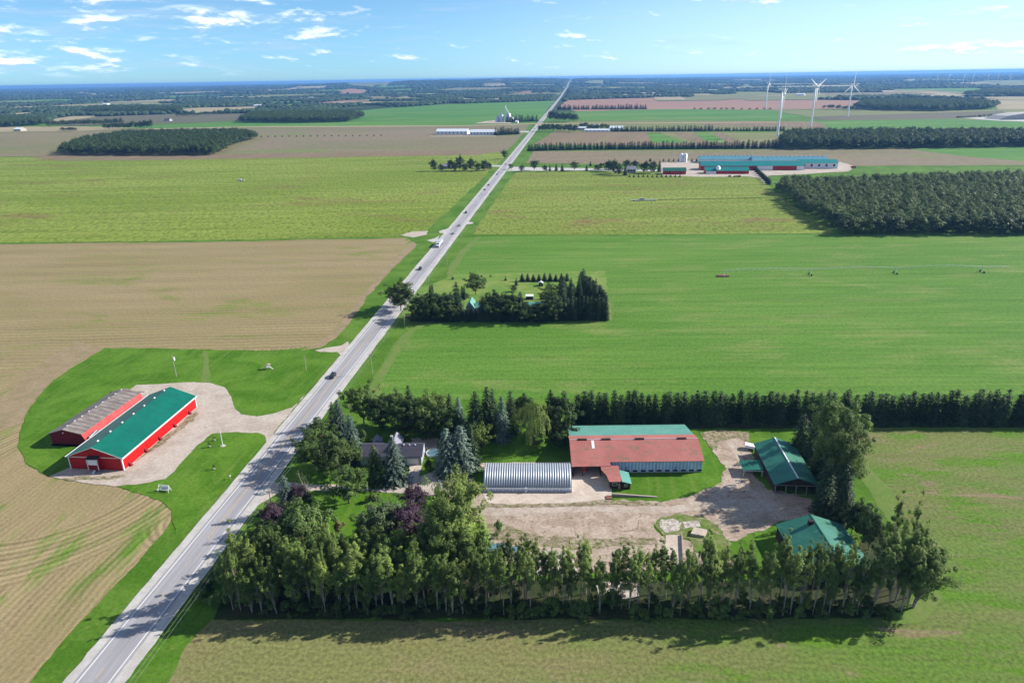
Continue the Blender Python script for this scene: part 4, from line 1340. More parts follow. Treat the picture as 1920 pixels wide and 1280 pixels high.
row_px('farspruce', (993, 283), (1108, 280.5), 268, 267, 26, 6.5, 'dark spruce in the nearer windbreak, highway end, before the gap', 'nearer windbreak, left length')
row_px('farspruce', (1113, 280.5), (1262, 279.5), 266, 265, 36, 6.5, 'dark spruce in the nearer windbreak, middle length between the two gaps', 'nearer windbreak, middle length')
row_px('farspruce', (1266, 279.5), (1466, 278.5), 266, 262, 44, 7, 'dark spruce in the nearer windbreak, length that ends at the wood', 'nearer windbreak, right length')
row_px('farspruce', (1148, 247), (1336, 246), 237, 234, 38, 6, 'dark spruce in the farther windbreak beyond the strip fields', 'farther windbreak, left length')
row_px('farspruce', (1340, 246), (1468, 245.5), 239, 236, 22, 6, 'low dark spruce in the farther windbreak near the turbines', 'farther windbreak, right length')
row_px('farspruce', (1046, 206), (1210, 205), 197, 195, 34, 6, 'dark spruce in the block standing between the pink field and the green field', 'spruce block at the pink field')
row_px('farspruce', (930, 254), (970, 252), 238, 240, 12, 7, 'dark spruce at the right end of the white barns', 'spruces beside the white barns')
row_px('farspruce', (952, 230), (1005, 228), 217, 215, 14, 6, 'dark spruce in the belt beside the grain tower', 'trees beside the grain tower')
row_px('woodtree', (1012, 247), (1078, 248), 232, 233, 16, 9, 'dark tree in the grove where the far lane meets the highway', 'grove at the far lane')
row_px('woodtree', (1030, 228), (1080, 229), 208, 212, 16, 9, 'dark tree in the tall block beyond the far lane', 'tall block beyond the far lane')
row_px('woodtree', (1090, 243), (1140, 244), 230, 233, 12, 8, 'dark tree behind the white roofed farm', 'trees behind the white roofed farm')
row_px('woodtree', (198, 243), (286, 242), 232, 225, 22, 8, 'dark tree in the copse above the big oval wood', 'copse above the oval wood')
row_px('woodtree', (118, 246), (142, 246), 239, 239, 7, 7, 'dark tree in the tiny copse at the far left field corner', 'tiny copse at the far left')
row_px('woodtree', (92, 238), (230, 233), 227, 222, 30, 9, 'dark tree in the far left hedge line', 'far left hedge line')
row_px('woodtree', (335, 219), (480, 210), 213, 203, 30, 8, 'dark tree in the hedge between the tan and the grey field', 'hedge above the grey field')
row_px('woodtree', (1300, 206), (1445, 206), 202, 202, 12, 6, 'small dark tree along the edge of the pink field', 'small trees along the pink field')
row_px('woodtree', (1795, 222), (1900, 217), 217, 212, 18, 7, 'dark tree in the hedge at the grey heap near the right edge', 'hedge at the grey heap')
row_px('woodtree', (1545, 204), (1612, 208), 196, 199, 12, 8, 'dark tree at the left tip of the far oval wood', 'left tip of the far oval wood')


# --- woods
def inside(pt, P):
    x, y = pt
    c = False
    j = len(P) - 1
    for i in range(len(P)):
        if (P[i][1] > y) != (P[j][1] > y) and x < (P[j][0] - P[i][0]) * (y - P[i][1]) / (P[j][1] - P[i][1] + 1e-12) + P[i][0]:
            c = not c
        j = i
    return c


def mesh_arrays(me):
    V = np.empty(len(me.vertices) * 3, np.float32)
    me.vertices.foreach_get('co', V)
    F = np.empty(len(me.loops), np.int32)
    me.loops.foreach_get('vertex_index', F)
    return V.reshape(-1, 3), F.reshape(-1, 4)


def merged(name, kind, pts, mats, label, cat, heights, radii):
    arr = [mesh_arrays(p[1]) for p in KIND[kind][0]]
    h0, r0 = KIND[kind][1:]
    Vs, Fs, o = [], [], 0
    rng = np.random.default_rng(3)
    for (x, y), H, Rw in zip(pts, heights, radii):
        V, F = arr[rng.integers(len(arr))]
        a = rng.uniform(0, 6.28)
        c_, s_ = math.cos(a), math.sin(a)
        k = Rw / r0
        W = np.empty_like(V)
        W[:, 0] = (V[:, 0] * c_ - V[:, 1] * s_) * k + x
        W[:, 1] = (V[:, 0] * s_ + V[:, 1] * c_) * k + y
        W[:, 2] = V[:, 2] * H / h0 + gz(x, y)
        Vs.append(W)
        Fs.append(F + o)
        o += len(V)
    ob = link(name, np_mesh(name, np.vstack(Vs), np.vstack(Fs), mats))
    return tag(ob, label, cat, kind='stuff')


def wood(px, spacing, Hm, kind, name, label, lab1, grp, indiv=0, world_extra=None, leaf='leaf_wood'):
    P = [at(*q) for q in px]
    W = [(p.x, p.y) for p in P] + (world_extra or [])
    xs, ys = [p[0] for p in W], [p[1] for p in W]
    pts = []
    y = min(ys)
    while y < max(ys):
        x = min(xs)
        while x < max(xs):
            q = (x + rr.uniform(-0.45, 0.45) * spacing, y + rr.uniform(-0.45, 0.45) * spacing)
            if inside(q, W):
                pts.append(q)
            x += spacing
        y += spacing * 0.87
    pts.sort(key=lambda q: q[1] + 0.15 * abs(q[0]))
    for q in pts[:indiv]:
        plant(kind, q[0], q[1], Hm * rr.uniform(0.86, 1.08), spacing * rr.uniform(0.66, 0.95), lab1, grp)
    rest = pts[indiv:]
    if rest:
        merged(name, kind, rest, [leaf], label, 'woodland', [Hm * rr.uniform(0.86, 1.10) for _ in rest], [spacing * rr.uniform(0.62, 0.92) for _ in rest])
    return len(pts)


wood([(1575, 441), (1600, 440), (1920, 440), (2200, 440), (2200, 340), (1920, 340), (1700, 345), (1560, 352), (1470, 352), (1462, 362), (1490, 385)], 8.0, 14.0, 'woodtree', 'woodland',
     'dense dark wood right of the potato field, its deeper part', 'tree in the near part of the dense dark wood right of the potato field', 'near trees of the right hand wood', 110)
wood([(118, 291), (200, 292), (400, 292), (422, 284), (440, 272), (478, 263), (482, 257), (440, 254), (330, 255), (230, 258), (160, 270), (125, 282)], 12, 18, 'woodtree', 'woodland',
     'large oval dark wood in the left fields', 'x', 'y', 0)
wood([(1466, 281), (1700, 279), (1920, 276), (2300, 274), (2300, 262), (1920, 257), (1700, 256), (1480, 257), (1464, 266)], 11, 18, 'woodtree', 'woodland',
     'long dark wood belt beyond the dairy farm, behind the nearest turbine', 'x', 'y', 0)
wood([(452, 230), (560, 231), (655, 229), (682, 221), (665, 217), (560, 216), (470, 219)], 15, 20, 'woodtree', 'woodland',
     'small oval wood in the far green field left of the highway', 'x', 'y', 0)
wood([(1602, 205), (1660, 208), (1760, 209), (1860, 205), (1868, 199), (1820, 194), (1700, 192), (1620, 194)], 17, 20, 'woodtree', 'woodland',
     'oval wood right of the farthest turbine', 'x', 'y', 0)
wood([(1806, 180), (1920, 182), (2050, 182), (2050, 173), (1850, 173)], 22, 22, 'woodtree', 'woodland', 'dark wood at the far right edge above the tan field', 'x', 'y', 0)
wood([(-120, 238), (20, 239), (84, 234), (84, 230), (0, 226), (-120, 226)], 16, 20, 'woodtree', 'woodland', 'dark pine wood at the far left edge', 'x', 'y', 0)
wood([(165, 215), (330, 213), (338, 209), (250, 207), (170, 208)], 22, 24, 'woodtree', 'woodland', 'long dark pine plantation in the left distance', 'x', 'y', 0)


# scattered farm clearings in the wooded country, laid out on the road grid
cg = random.Random(21)
ncl = 0
while ncl < 120:
    az_ = cg.uniform(-42, 42)
    d_ = 1 / cg.uniform(1 / 13500, 1 / 3900)
    cx_, cy_ = math.sin(R(az_)) * d_, math.cos(R(az_)) * d_
    if abs(cx_ - road_x(cy_)) < 160:
        continue
    w_, h_ = cg.uniform(90, 330) * (0.6 + d_ / 9000), cg.uniform(90, 260) * (0.6 + d_ / 7000)
    t_ = R(-ROAD_AZ)
    pts_ = [(cx_ + sx * w_ * math.cos(t_) - sy * h_ * math.sin(t_), cy_ + sx * w_ * math.sin(t_) + sy * h_ * math.cos(t_)) for sx, sy in ((-1, -1), (cg.uniform(.5, 1), -1), (1, cg.uniform(.5, 1)), (-cg.uniform(.5, 1), 1))]
    poly('clearing', pts_, cg.choice(('tan_far', 'tan_far', 'green_far', 'olive_far', 'olive_far', 'stubble_grey')), 1.2 + d_ * 2e-4, 0.5, world=True)
    ncl += 1


# the wooded country beyond, out to the horizon
def far_forest():
    rng = np.random.default_rng(9)
    base = bmesh.new()
    bmesh.ops.create_icosphere(base, subdivisions=1, radius=1.0)
    iv = np.array([v.co[:] for v in base.verts])
    base.free()
    iv[:, 2] *= 0.9
    bm2 = bmesh.new()
    bmesh.ops.create_icosphere(bm2, subdivisions=1, radius=1.0)
    bm2.faces.ensure_lookup_table()
    fi = np.array([[v.index for v in f.verts] for f in bm2.faces])
    bm2.free()
    clear = []
    for o in COL.objects:
        if o.get('kind') == 'structure' and o.name.split('.')[0] in ('field', 'clearing'):
            vs = [v.co for v in o.data.vertices]
            if min(v.y for v in vs) > 1700:
                clear.append(([(v.x, v.y) for v in vs], min(v.x for v in vs), max(v.x for v in vs), min(v.y for v in vs), max(v.y for v in vs)))
    Vs, Fs, o = [], [], 0
    cnt = 0
    while cnt < 58000:
        az = rng.uniform(-47, 47)
        d = 1.0 / rng.uniform(1 / 36000, 1 / 2350 if cnt < 46000 else 1 / 9000)
        d = d * rng.uniform(0.97, 1.03)
        x, y = math.sin(R(az)) * d, math.cos(R(az)) * d
        if az < -3 and d < 3500 + 300 * math.sin(az):
            if not (az < -14 and d > 2900):
                continue
        if az >= -3 and d < 3750 + 150 * math.sin(az * 0.7):
            continue
        # patchy: fields left between the woods
        f = math.sin(x / 310 + 1.3 * math.sin(y / 700)) + math.sin(y / 420 + 1.1 * math.sin(x / 500)) + 0.6 * math.sin(x / 120) + 0.5 * math.sin(y / 160)
        if f > 1.35 and rng.uniform() < 0.93:
            continue
        if abs(x - road_x(y)) < 24 + d * 0.003:
            continue
        hit = False
        for P, x0, x1, y0, y1 in clear:
            if x0 < x < x1 and y0 < y < y1 and inside((x, y), P):
                hit = True
                break
        if hit:
            continue
        r = (5.5 + d * 0.0015) * rng.uniform(0.7, 1.35)
        h = rng.uniform(9, 17) + d * 0.0004
        a = rng.uniform(0, 6.28)
        J = iv * rng.uniform(0.75, 1.25, (len(iv), 1))
        W = np.empty((len(iv), 3))
        W[:, 0] = (J[:, 0] * math.cos(a) - J[:, 1] * math.sin(a)) * r * 1.3 + x
        W[:, 1] = (J[:, 0] * math.sin(a) + J[:, 1] * math.cos(a)) * r + y
        W[:, 2] = J[:, 2] * h * 0.6 + gz(x, y) + h * 0.35
        Vs.append(W)
        Fs.append(fi + o)
        o += len(iv)
        cnt += 1
    ob = link('distant_woodland', np_mesh('distant_woodland', np.vstack(Vs), np.vstack(Fs), ['far_leaf']))
    tag(ob, 'wooded country stretching to the horizon, broken by small fields', 'woodland', kind='stuff')


rough_mat('far_leaf', (0.024, 0.046, 0.020), (0.044, 0.070, 0.028), 0.006, 0.05, 0.25)
far_forest()


# ---------------------------------------------------------------- buildings
def gable_house(root, Wd, L, eave, ridge, wall, roof, over=0.4, th=0.14, axis='y', front=None, ridge_at=0.5, wall_name='wall', roof_name='roof', ox=0, oy=0, eave2=None, z0=0.0):
    """walls (one shell with both gables) and a roof of two slopes. axis: the direction the ridge runs."""
    e2 = eave if eave2 is None else eave2
    if axis == 'y':
        prof = [(ox, z0), (ox + Wd, z0), (ox + Wd, e2), (ox + Wd * ridge_at, ridge), (ox, eave)]
        wl = MB().prism(prof, oy, oy + L, 'y').build(wall_name, wall, root)
        span, a0, run0, run1 = Wd, ox, oy - over, oy + L + over
    else:
        prof = [(oy, z0), (oy + L, z0), (oy + L, e2), (oy + L * ridge_at, ridge), (oy, eave)]
        wl = MB().prism(prof, ox, ox + Wd, 'x').build(wall_name, wall, root)
        span, a0, run0, run1 = L, oy, ox - over, ox + Wd + over
    xr = a0 + span * ridge_at
    s1 = (ridge - eave) / (xr - a0)
    s2 = (ridge - e2) / (a0 + span - xr)
    g = 0.02
    prof = [(a0 - over, eave - over * s1 + g), (xr, ridge + g), (a0 + span + over, e2 - over * s2 + g),
            (a0 + span + over, e2 - over * s2 + g + th), (xr, ridge + g + th), (a0 - over, eave - over * s1 + g + th)]
    rf = MB().prism(prof, run0, run1, axis).build(roof_name, roof, root)
    return wl, rf


def window(root, x, y, z, wd, ht, face='y', frame='trim_white', pane='glass'):
    """framed window standing 4 cm proud of a wall that faces -y ('y'), +x ('x') or -x ('-x')"""
    f, g = MB(), MB()
    if face == 'y':
        f.box(x - wd / 2, y - 0.05, z, x + wd / 2, y + 0.02, z + ht)
        g.box(x - wd / 2 + 0.1, y - 0.07, z + 0.1, x + wd / 2 - 0.1, y - 0.03, z + ht - 0.1)
    else:
        s = 1 if face == 'x' else -1
        f.box(min(x, x + s * 0.05), y - wd / 2, z, max(x - s * 0.02, x + s * 0.05), y + wd / 2, z + ht)
        g.box(min(x + s * 0.03, x + s * 0.07), y - wd / 2 + 0.1, z + 0.1, max(x + s * 0.03, x + s * 0.07), y + wd / 2 - 0.1, z + ht - 0.1)
    fo = f.build('window', frame, root)
    g.build('pane', pane, fo)
    return fo


# --- the big red barn
rb = thing('red_barn', 'long bright red barn with a smooth green roof on the gravel pad', 'barn', (-148.6, 199.2, 0), R(-5.4))
W_, L_, E_, RG = 18.9, 46.8, 4.9, 8.5
wl = MB().prism([(0, 0), (W_, 0), (W_, E_), (W_ / 2, RG), (0, E_)], 0, L_).build('wall', 'wall_red', rb)
wl.data.materials.append(MATS['wall_red_front'])
for p in wl.data.polygons:
    if abs(p.normal.y) > 0.8:
        p.material_index = 1
s_ = (RG - E_) / (W_ / 2)
for nm, sx in (('roof_slope', -1), ('roof_slope', 1)):
    x0 = W_ / 2
    x1 = W_ / 2 + sx * (W_ / 2 + 0.45)
    z1 = RG - s_ * (W_ / 2 + 0.45)
    MB().prism([(x0, RG + 0.03), (x1, z1 + 0.03), (x1, z1 + 0.15), (x0, RG + 0.15)], -0.4, L_ + 0.4).build(nm, 'roof_green', rb)
for i in range(7):
    y = 3.5 + i * 6.6
    MB().prism([(W_ / 2 - 0.8, RG - 0.1), (W_ / 2 - 0.3, RG + 0.1), (W_ / 2 - 0.3, RG + 0.40), (W_ / 2 - 0.5, RG + 0.48), (W_ / 2 - 0.8, RG + 0.36)], y, y + 0.7).build('roof_vent', 'trim_white', rb)
eg = MB().box(W_ + 0.45, -0.42, E_ - s_ * 0.45 - 0.16, W_ + 0.75, L_ + 0.42, E_ - s_ * 0.45 + 0.2).build('gutter', 'trim_white', rb)
MB().box(-0.75, -0.42, E_ - s_ * 0.45 - 0.16, -0.45, L_ + 0.42, E_ - s_ * 0.45 + 0.2).build('gutter', 'trim_white', rb)
for yy in (-0.46, L_ + 0.40):
    for sx in (-1, 1):
        xa, xb = W_ / 2, W_ / 2 + sx * (W_ / 2 + 0.45)
        MB().prism([(xa, RG - 0.02), (xb, E_ - s_ * 0.45 - 0.02), (xb, E_ - s_ * 0.45 + 0.17), (xa, RG + 0.17)], yy, yy + 0.06).build('verge_trim', 'trim_white', rb)
for x in (0.0, W_):
    for y in (0.0, L_):
        xx, yy = (x - 0.08 if x == 0 else x - 0.30), (y - 0.08 if y == 0 else y - 0.30)
        MB().box(xx, yy, 0, xx + 0.38, yy + 0.38, E_ - 0.1).build('corner_trim', 'trim_white', rb)
MB().box(0.30, -0.06, E_ - 0.32, 7.6, 0.0, E_ - 0.10).build('trim_band', 'trim_white', rb)
MB().box(11.4, -0.06, E_ - 0.32, W_ - 0.30, 0.0, E_ - 0.10).build('trim_band', 'trim_white', rb)
# hoist bay in the gable
hb = MB().box(7.7, -1.6, 0.9, 11.3, -0.02, 4.9).build('entrance_bay', 'wall_red_front', rb)
MB().slab([(7.4, -1.9, 4.95), (11.6, -1.9, 4.95), (11.6, 0.0, 5.35), (7.4, 0.0, 5.35)], 0.08).build('bay_roof', 'interior', hb)
MB().box(7.95, -1.66, 2.8, 11.05, -1.60, 4.75).build('bay_panel', 'white_metal', hb)
for x in (7.6, 11.2):
    MB().box(x, -1.72, 0.9, x + 0.22, -1.58, 4.9).build('bay_post', 'trim_white', hb)
MB().box(8.0, -1.64, 1.05, 11.0, -1.60, 2.55).build('bay_door', 'wall_dark_red', hb)
MB().add([(9.3, -1.7, 0.9), (10.1, -1.7, 0.9), (10.1, -3.0, 0.05), (9.3, -3.0, 0.05), (9.3, -1.7, 0.0), (10.1, -1.7, 0.0)], [(0, 1, 2, 3), (0, 3, 4), (1, 5, 2), (4, 3, 2, 5)]).build('ramp', 'galvanised', hb)
for i, y in enumerate((2.6, 11.6, 20.2, 30.0, 40.5)):
    v = MB().prism([(W_ + 0.01, 0.0), (W_ + 0.9, 0.0), (W_ + 0.9, 0.5), (W_ + 0.01, 1.7)], y, y + 0.9)
    v.build('fan_hood', 'wall_dark_red', rb)
MB().box(W_ + 0.01, 24.5, 0, W_ + 0.08, 28.0, 3.4).build('sliding_door', 'wall_red', rb)
MB().box(W_ + 0.05, 0.4, 0.0, W_ + 0.12, L_ - 0.4, 0.3).build('plinth', 'stone', rb)

# --- the old red barn with the flared side
ob = thing('old_barn', 'old low barn with a weathered grey patched roof and a sloping faded red side', 'barn', (-165.6, 216.6, 0), R(-6.5))
W2, L2, E2, R2 = 12.2, 34.0, 4.4, 6.0
MB().prism([(0, 0), (W2 + 1.7, 0), (W2 - 0.2, E2), (W2 * 0.45, R2), (0, E2 - 0.1)], 0, L2).build('wall', 'wall_dark_red', ob)
MB().prism([(W2 + 1.9, 0.02), (W2 + 2.02, 0.02), (W2 + 0.02, E2 + 0.02), (W2 - 0.12, E2 + 0.02)], -0.15, L2 + 0.1).build('sloping_side', 'wall_faded_red', ob)
MB().prism([(-0.5, E2 - 0.35), (W2 * 0.45, R2 + 0.03), (W2 * 0.45, R2 + 0.16), (-0.5, E2 - 0.22)], -0.5, L2 + 0.4).build('roof_slope', 'roof_grey', ob)
MB().prism([(W2 + 0.35, E2 + 0.06), (W2 * 0.45, R2 + 0.03), (W2 * 0.45, R2 + 0.16), (W2 + 0.35, E2 + 0.19)], -0.5, L2 + 0.4).build('roof_slope', 'roof_grey', ob)
for i in range(9):
    MB().box(W2 * 0.45 - 0.15, 2 + i * 3.8, R2 + 0.12, W2 * 0.45 + 0.15, 2.7 + i * 3.8, R2 + 0.4).build('ridge_cap', 'galvanised', ob)
MB().lathe([(0.28, 0), (0.28, 0.05), (0.02, 0.06)], 12).build('round_vent', 'trim_white', ob).matrix_local = Matrix.Translation((5.2, -0.01, 4.6)) @ Matrix.Rotation(R(90), 4, 'X')
MB().box(0.2, -1.6, 0.0, W2 + 1.2, -0.02, 0.12).build('apron', 'concrete', ob)
MB().box(-1.0, L2 - 0.2, E2 - 0.25, 3.0, L2 + 0.6, E2 - 0.1).build('loose_board', 'timber_dark', ob)
MB().box(W2 - 1.5, L2 + 0.42, E2 + 0.3, W2 + 1.6, L2 + 0.7, E2 + 0.42).build('loose_board', 'timber_dark', ob)
cn = thing('link_shed', 'small link shed with a striped green translucent roof between the two red barns', 'shed', (-152.2, 216.2, 0), R(-6.0))
MB().box(0.6, 0, 0, 5.6, 3.6, 2.4).build('wall', 'wall_dark_red', cn)
MB().slab([(0.3, -0.3, 2.75), (6.0, -0.3, 2.75), (6.0, 4.0, 3.3), (0.3, 4.0, 3.3)], 0.08).build('roof', 'roof_green', cn)
for i in range(5):
    MB().slab([(0.7 + i * 1.1, -0.25, 2.80), (1.15 + i * 1.1, -0.25, 2.80), (1.15 + i * 1.1, 3.95, 3.34), (0.7 + i * 1.1, 3.95, 3.34)], 0.03).build('clear_panel', 'white_metal', cn)

# --- quonset hut
q0 = thing('quonset_hut', 'arched corrugated metal quonset hut on the concrete apron', 'hut', (-9.5, 181.2, 0), R(-2.0))
QL, QW, QH = 27.2, 12.5, 5.1
V, F = [], []
na, nx = 26, 36 * 6
for i in range(nx + 1):
    x = QL * i / nx
    ph = i % 6
    dr = (0, 0.14, 0.17, 0.14, 0, -0.03)[ph]
    for k in range(na + 1):
        t = math.pi * k / na
        cx, cz = math.cos(t), math.sin(t)
        r = 1 + dr / 5.5
        V.append((x, QW / 2 - cx * QW / 2 * r, 0.35 + cz * QH * r))
for i in range(nx):
    for k in range(na):
        a = i * (na + 1) + k
        F.append((a, a + na + 1, a + na + 2, a + 1))
link('arch_shell', np_mesh('arch_shell', V, F, ['quonset']), q0)
for x in (0.05, QL - 0.12):
    pr = [(QW / 2 - math.cos(math.pi * k / na) * (QW / 2 - 0.1), 0.3 + math.sin(math.pi * k / na) * (QH - 0.1)) for k in range(na + 1)]
    MB().prism([(0.1, 0.0)] + pr + [(QW - 0.1, 0.0)], x, x + 0.07, 'x').build('end_wall', 'white_metal', q0)
MB().box(-0.1, -0.35, 0, QL + 0.1, -0.15, 0.5).build('foundation', 'concrete', q0)
fw_ = MB().box(0.0, -0.12, 0.42, QL, 0.06, 1.45).build('base_wall', 'siding_blue', q0)
MB().box(-0.1, -0.20, 1.42, QL + 0.1, 0.0, 1.56).build('base_rail', 'trim_white', q0)
for i in range(37):
    MB().box(i * QL / 36 - 0.04, -0.17, 0.42, i * QL / 36 + 0.04, -0.12, 1.42).build('batten', 'trim_white', fw_)
MB().box(12.8, -0.5, 0, 13.3, -0.2, 1.9).build('meter_box', 'white_metal', q0)

# --- long barn with the red roof
lb = thing('long_barn', 'long low barn with a rusty red metal roof and a mint green rear slope', 'barn', (18.6, 190.9, 0), R(-0.6))
LX, Y1 = 42.4, 25.5
zr, ze, zb = 7.4, 4.5, 3.6
yr = 9.0
MB().prism([(0.3, 0), (Y1, 0), (Y1, zb), (yr, zr), (0.3, ze)], 12.8, LX - 0.3, 'x').build('wall', 'siding_blue', lb)
MB().prism([(6.0, 0), (Y1, 0), (Y1, zb), (yr, zr), (6.0, ze + 1.9)], 0.3, 12.75, 'x').build('rear_wall', 'timber_dark', lb)
MB().prism([(-0.4, ze - 0.1), (yr, zr + 0.03), (yr, zr + 0.16), (-0.4, ze + 0.03)], 12.3, LX + 0.1, 'x').build('roof_slope', 'roof_red', lb)
MB().prism([(-2.0, ze - 0.62), (yr, zr + 0.035), (yr, zr + 0.165), (-2.0, ze - 0.49)], -0.2, 12.3, 'x').build('roof_slope', 'roof_red', lb)
sb = (zr - zb) / (Y1 - yr)
ym = yr + 4.6
zm = zr - sb * 4.6
MB().prism([(yr, zr + 0.03), (ym, zm + 0.03), (ym, zm + 0.16), (yr, zr + 0.16)], -0.2, LX + 0.1, 'x').build('roof_slope', 'roof_red', lb)
MB().prism([(ym, zm + 0.04), (Y1 + 0.5, zb - 0.5 * sb + 0.04), (Y1 + 0.5, zb - 0.5 * sb + 0.17), (ym, zm + 0.17)], 0.2, LX - 0.1, 'x').build('roof_slope', 'roof_mint', lb)
MB().box(-0.2, yr - 0.12, zr + 0.15, LX + 0.1, yr + 0.12, zr + 0.22).build('ridge_cap', 'galvanised', lb)
for x in (2.6, 10.5, 21.6, 35.6):
    MB().prism([(yr - 0.45, zr - 0.1), (yr + 0.45, zr - 0.1), (yr + 0.35, zr + 0.42), (yr - 0.35, zr + 0.42)], x, x + 3.0, 'x').build('ridge_vent', 'timber_dark', lb)
sl = (zr - ze) / yr
MB().prism([(5.2, ze + 5.2 * sl + 0.18), (8.5, ze + 8.5 * sl + 0.18), (8.5, ze + 8.5 * sl + 0.23), (5.2, ze + 5.2 * sl + 0.23)], 7.0, 7.9, 'x').build('skylight', 'white_metal', lb)
MB().box(12.8, 0.22, 4.05, LX - 0.3, 0.30, 4.45).build('eave_shadow_strip', 'timber_dark', lb)  # dark strip modelled in place of the shade under the eave
MB().box(12.8, 0.20, 0, LX - 0.3, 0.30, 0.35).build('plinth', 'stone', lb)
for i in range(11):
    x = 14.6 + i * 2.6
    MB().box(x, 0.22, 0.45, x + 1.5, 0.298, 1.0).build('low_vent', 'interior', lb)
for x in (0.1, 3.2, 9.0, 12.2):
    MB().box(x, -1.7, 0, x + 0.28, -1.42, ze - 0.6).build('post', 'timber_dark', lb)
MB().box(3.3, 1.0, 0, 4.9, 5.9, 3.6).build('stall_box', 'wall_faded_red', lb)
MB().box(9.1, 0.0, 0, 9.35, 5.9, 3.8).build('partition', 'timber_dark', lb)
MB().box(0.12, -1.38, 0, 0.3, 6.0, 4.3).build('side_wall', 'timber_dark', lb)
an = thing('annex_shed', 'small brown shed with a red pitched roof in front of the long barn', 'shed', (29.8, 181.9, 0), R(-0.6))
MB().prism([(0, 0), (7.0, 0), (7.0, 3.75), (0, 2.75)], 0, 3.3, 'x').build('wall', 'timber_dark', an)
MB().slab([(-0.35, -0.4, 2.86), (3.5, -0.4, 2.86), (3.5, 7.3, 3.92), (-2.2, 7.3, 3.92), (-2.2, 5.2, 3.63), (-0.9, 2.8, 3.30)], 0.12).build('roof', 'roof_red', an)
window(an, 1.4, 0.0, 1.2, 1.5, 1.1)
MB().box(2.55, -0.05, 0, 3.15, 0.0, 2.0).build('door', 'timber_pale', an)
ln = thing('lean_to', 'little lean-to with a pale mint roof at the right side of the brown shed', 'shed', (33.4, 181.5, 0), R(-0.6))
MB().prism([(0, 0), (2.6, 0), (2.6, 2.1), (0, 2.9)], 0, 6.2).build('wall', 'timber_dark', ln)
MB().prism([(-0.02, 2.95), (3.0, 2.05), (3.0, 2.15), (-0.02, 3.05)], -0.3, 6.5).build('roof', 'roof_mint', ln)
window(ln, 1.2, 0.0, 1.0, 0.9, 0.9)

# --- open green shed
gs = thing('open_shed', 'long green roofed shed with open bays facing the drive, shaded by the spruces', 'shed', (79.4, 177.6, 0), R(-4.6))
GW, GL, GE, GR = 12.6, 24.3, 3.6, 6.0
MB().box(0.1, 0.3, 0, 0.25, GL, GE - 0.15).build('side_wall', 'timber_dark', gs)
MB().box(GW - 0.25, 0.3, 0, GW - 0.1, GL, GE - 0.15).build('side_wall', 'timber_dark', gs)
MB().prism([(0.25, 0), (GW - 0.25, 0), (GW - 0.25, GE - 0.1), (GW / 2, GR - 0.1), (0.25, GE - 0.1)], GL - 0.2, GL).build('rear_wall', 'timber_dark', gs)
MB().prism([(0.1, GE - 0.2), (GW - 0.1, GE - 0.2), (GW / 2, GR - 0.1)], 0.0, 0.12).build('gable', 'timber_dark', gs)
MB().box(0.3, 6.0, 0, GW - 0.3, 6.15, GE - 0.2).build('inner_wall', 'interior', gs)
for sx in (-1, 1):
    xa, xb = GW / 2, GW / 2 + sx * (GW / 2 + 0.4)
    zz = GE - 0.4 * (GR - GE) / (GW / 2)
    MB().prism([(xa, GR), (xb, zz), (xb, zz + 0.12), (xa, GR + 0.12)], -0.4, GL + 0.4).build('roof_slope', 'roof_green_y', gs)
MB().box(GW / 2 - 0.18, -0.42, GR + 0.08, GW / 2 + 0.18, GL + 0.42, GR + 0.2).build('ridge_cap', 'white_metal', gs)
for x in (0.05, 3.2, 6.2, 9.3, 12.3):
    MB().box(x, -0.12, 0, x + 0.2, 0.0, GE - 0.2).build('post', 'timber_pale', gs)
MB().box(0.05, -0.16, GE - 0.36, GW - 0.05, -0.12, GE - 0.2).build('beam', 'timber_pale', gs)
MB().box(3.4, -0.14, 0.0, 9.3, -0.06, 0.18).build('sill', 'timber_pale', gs)
pc = thing('porch_shed', 'small open porch roof in green tin on the left side of the open shed', 'porch', (72.9, 187.6, 0), R(-4.6))
MB().slab([(0, 0, 2.4), (6.4, 0, 2.8), (6.4, 6.0, 2.8), (0, 6.0, 2.4)], 0.1).build('roof', 'roof_green_x', pc)
for x, y in ((0.3, 0.1), (6.0, 0.1), (0.3, 5.7)):
    MB().box(x, y, 0, x + 0.18, y + 0.18, 2.35).build('post', 'trim_white', pc)
MB().box(0.2, 0.0, 2.1, 6.3, 0.08, 2.3).build('beam', 'trim_white', pc)

# --- lower green roof
br = thing('green_roof_shed', "broad shed with light green tin roof, half hidden by poplars at the yard's corner", 'shed', (71.9, 139.0, 0), R(-1.5))
BW, BL, BE, BR = 17.4, 18.0, 3.9, 7.0
gable_house(br, BW, BL, BE, BR, 'timber_dark', 'roof_green_y', 0.4)
MB().box(BW / 2 - 0.12, -0.42, BR + 0.14, BW / 2 + 0.12, BL + 0.42, BR + 0.24).build('ridge_cap', 'roof_green_y', br)
ch = MB().box(BW / 2 - 2.0, 14.2, BR - 1.2, BW / 2 - 0.8, 15.2, BR + 0.7).build('chimney', 'timber_dark', br)
MB().box(BW / 2 - 2.1, 14.1, BR + 0.7, BW / 2 - 0.7, 15.3, BR + 0.8).build('chimney_cap', 'interior', ch)
window(br, 4.0, 0.0, 1.2, 1.4, 1.1)
window(br, 13.0, 0.0, 1.2, 1.4, 1.1)

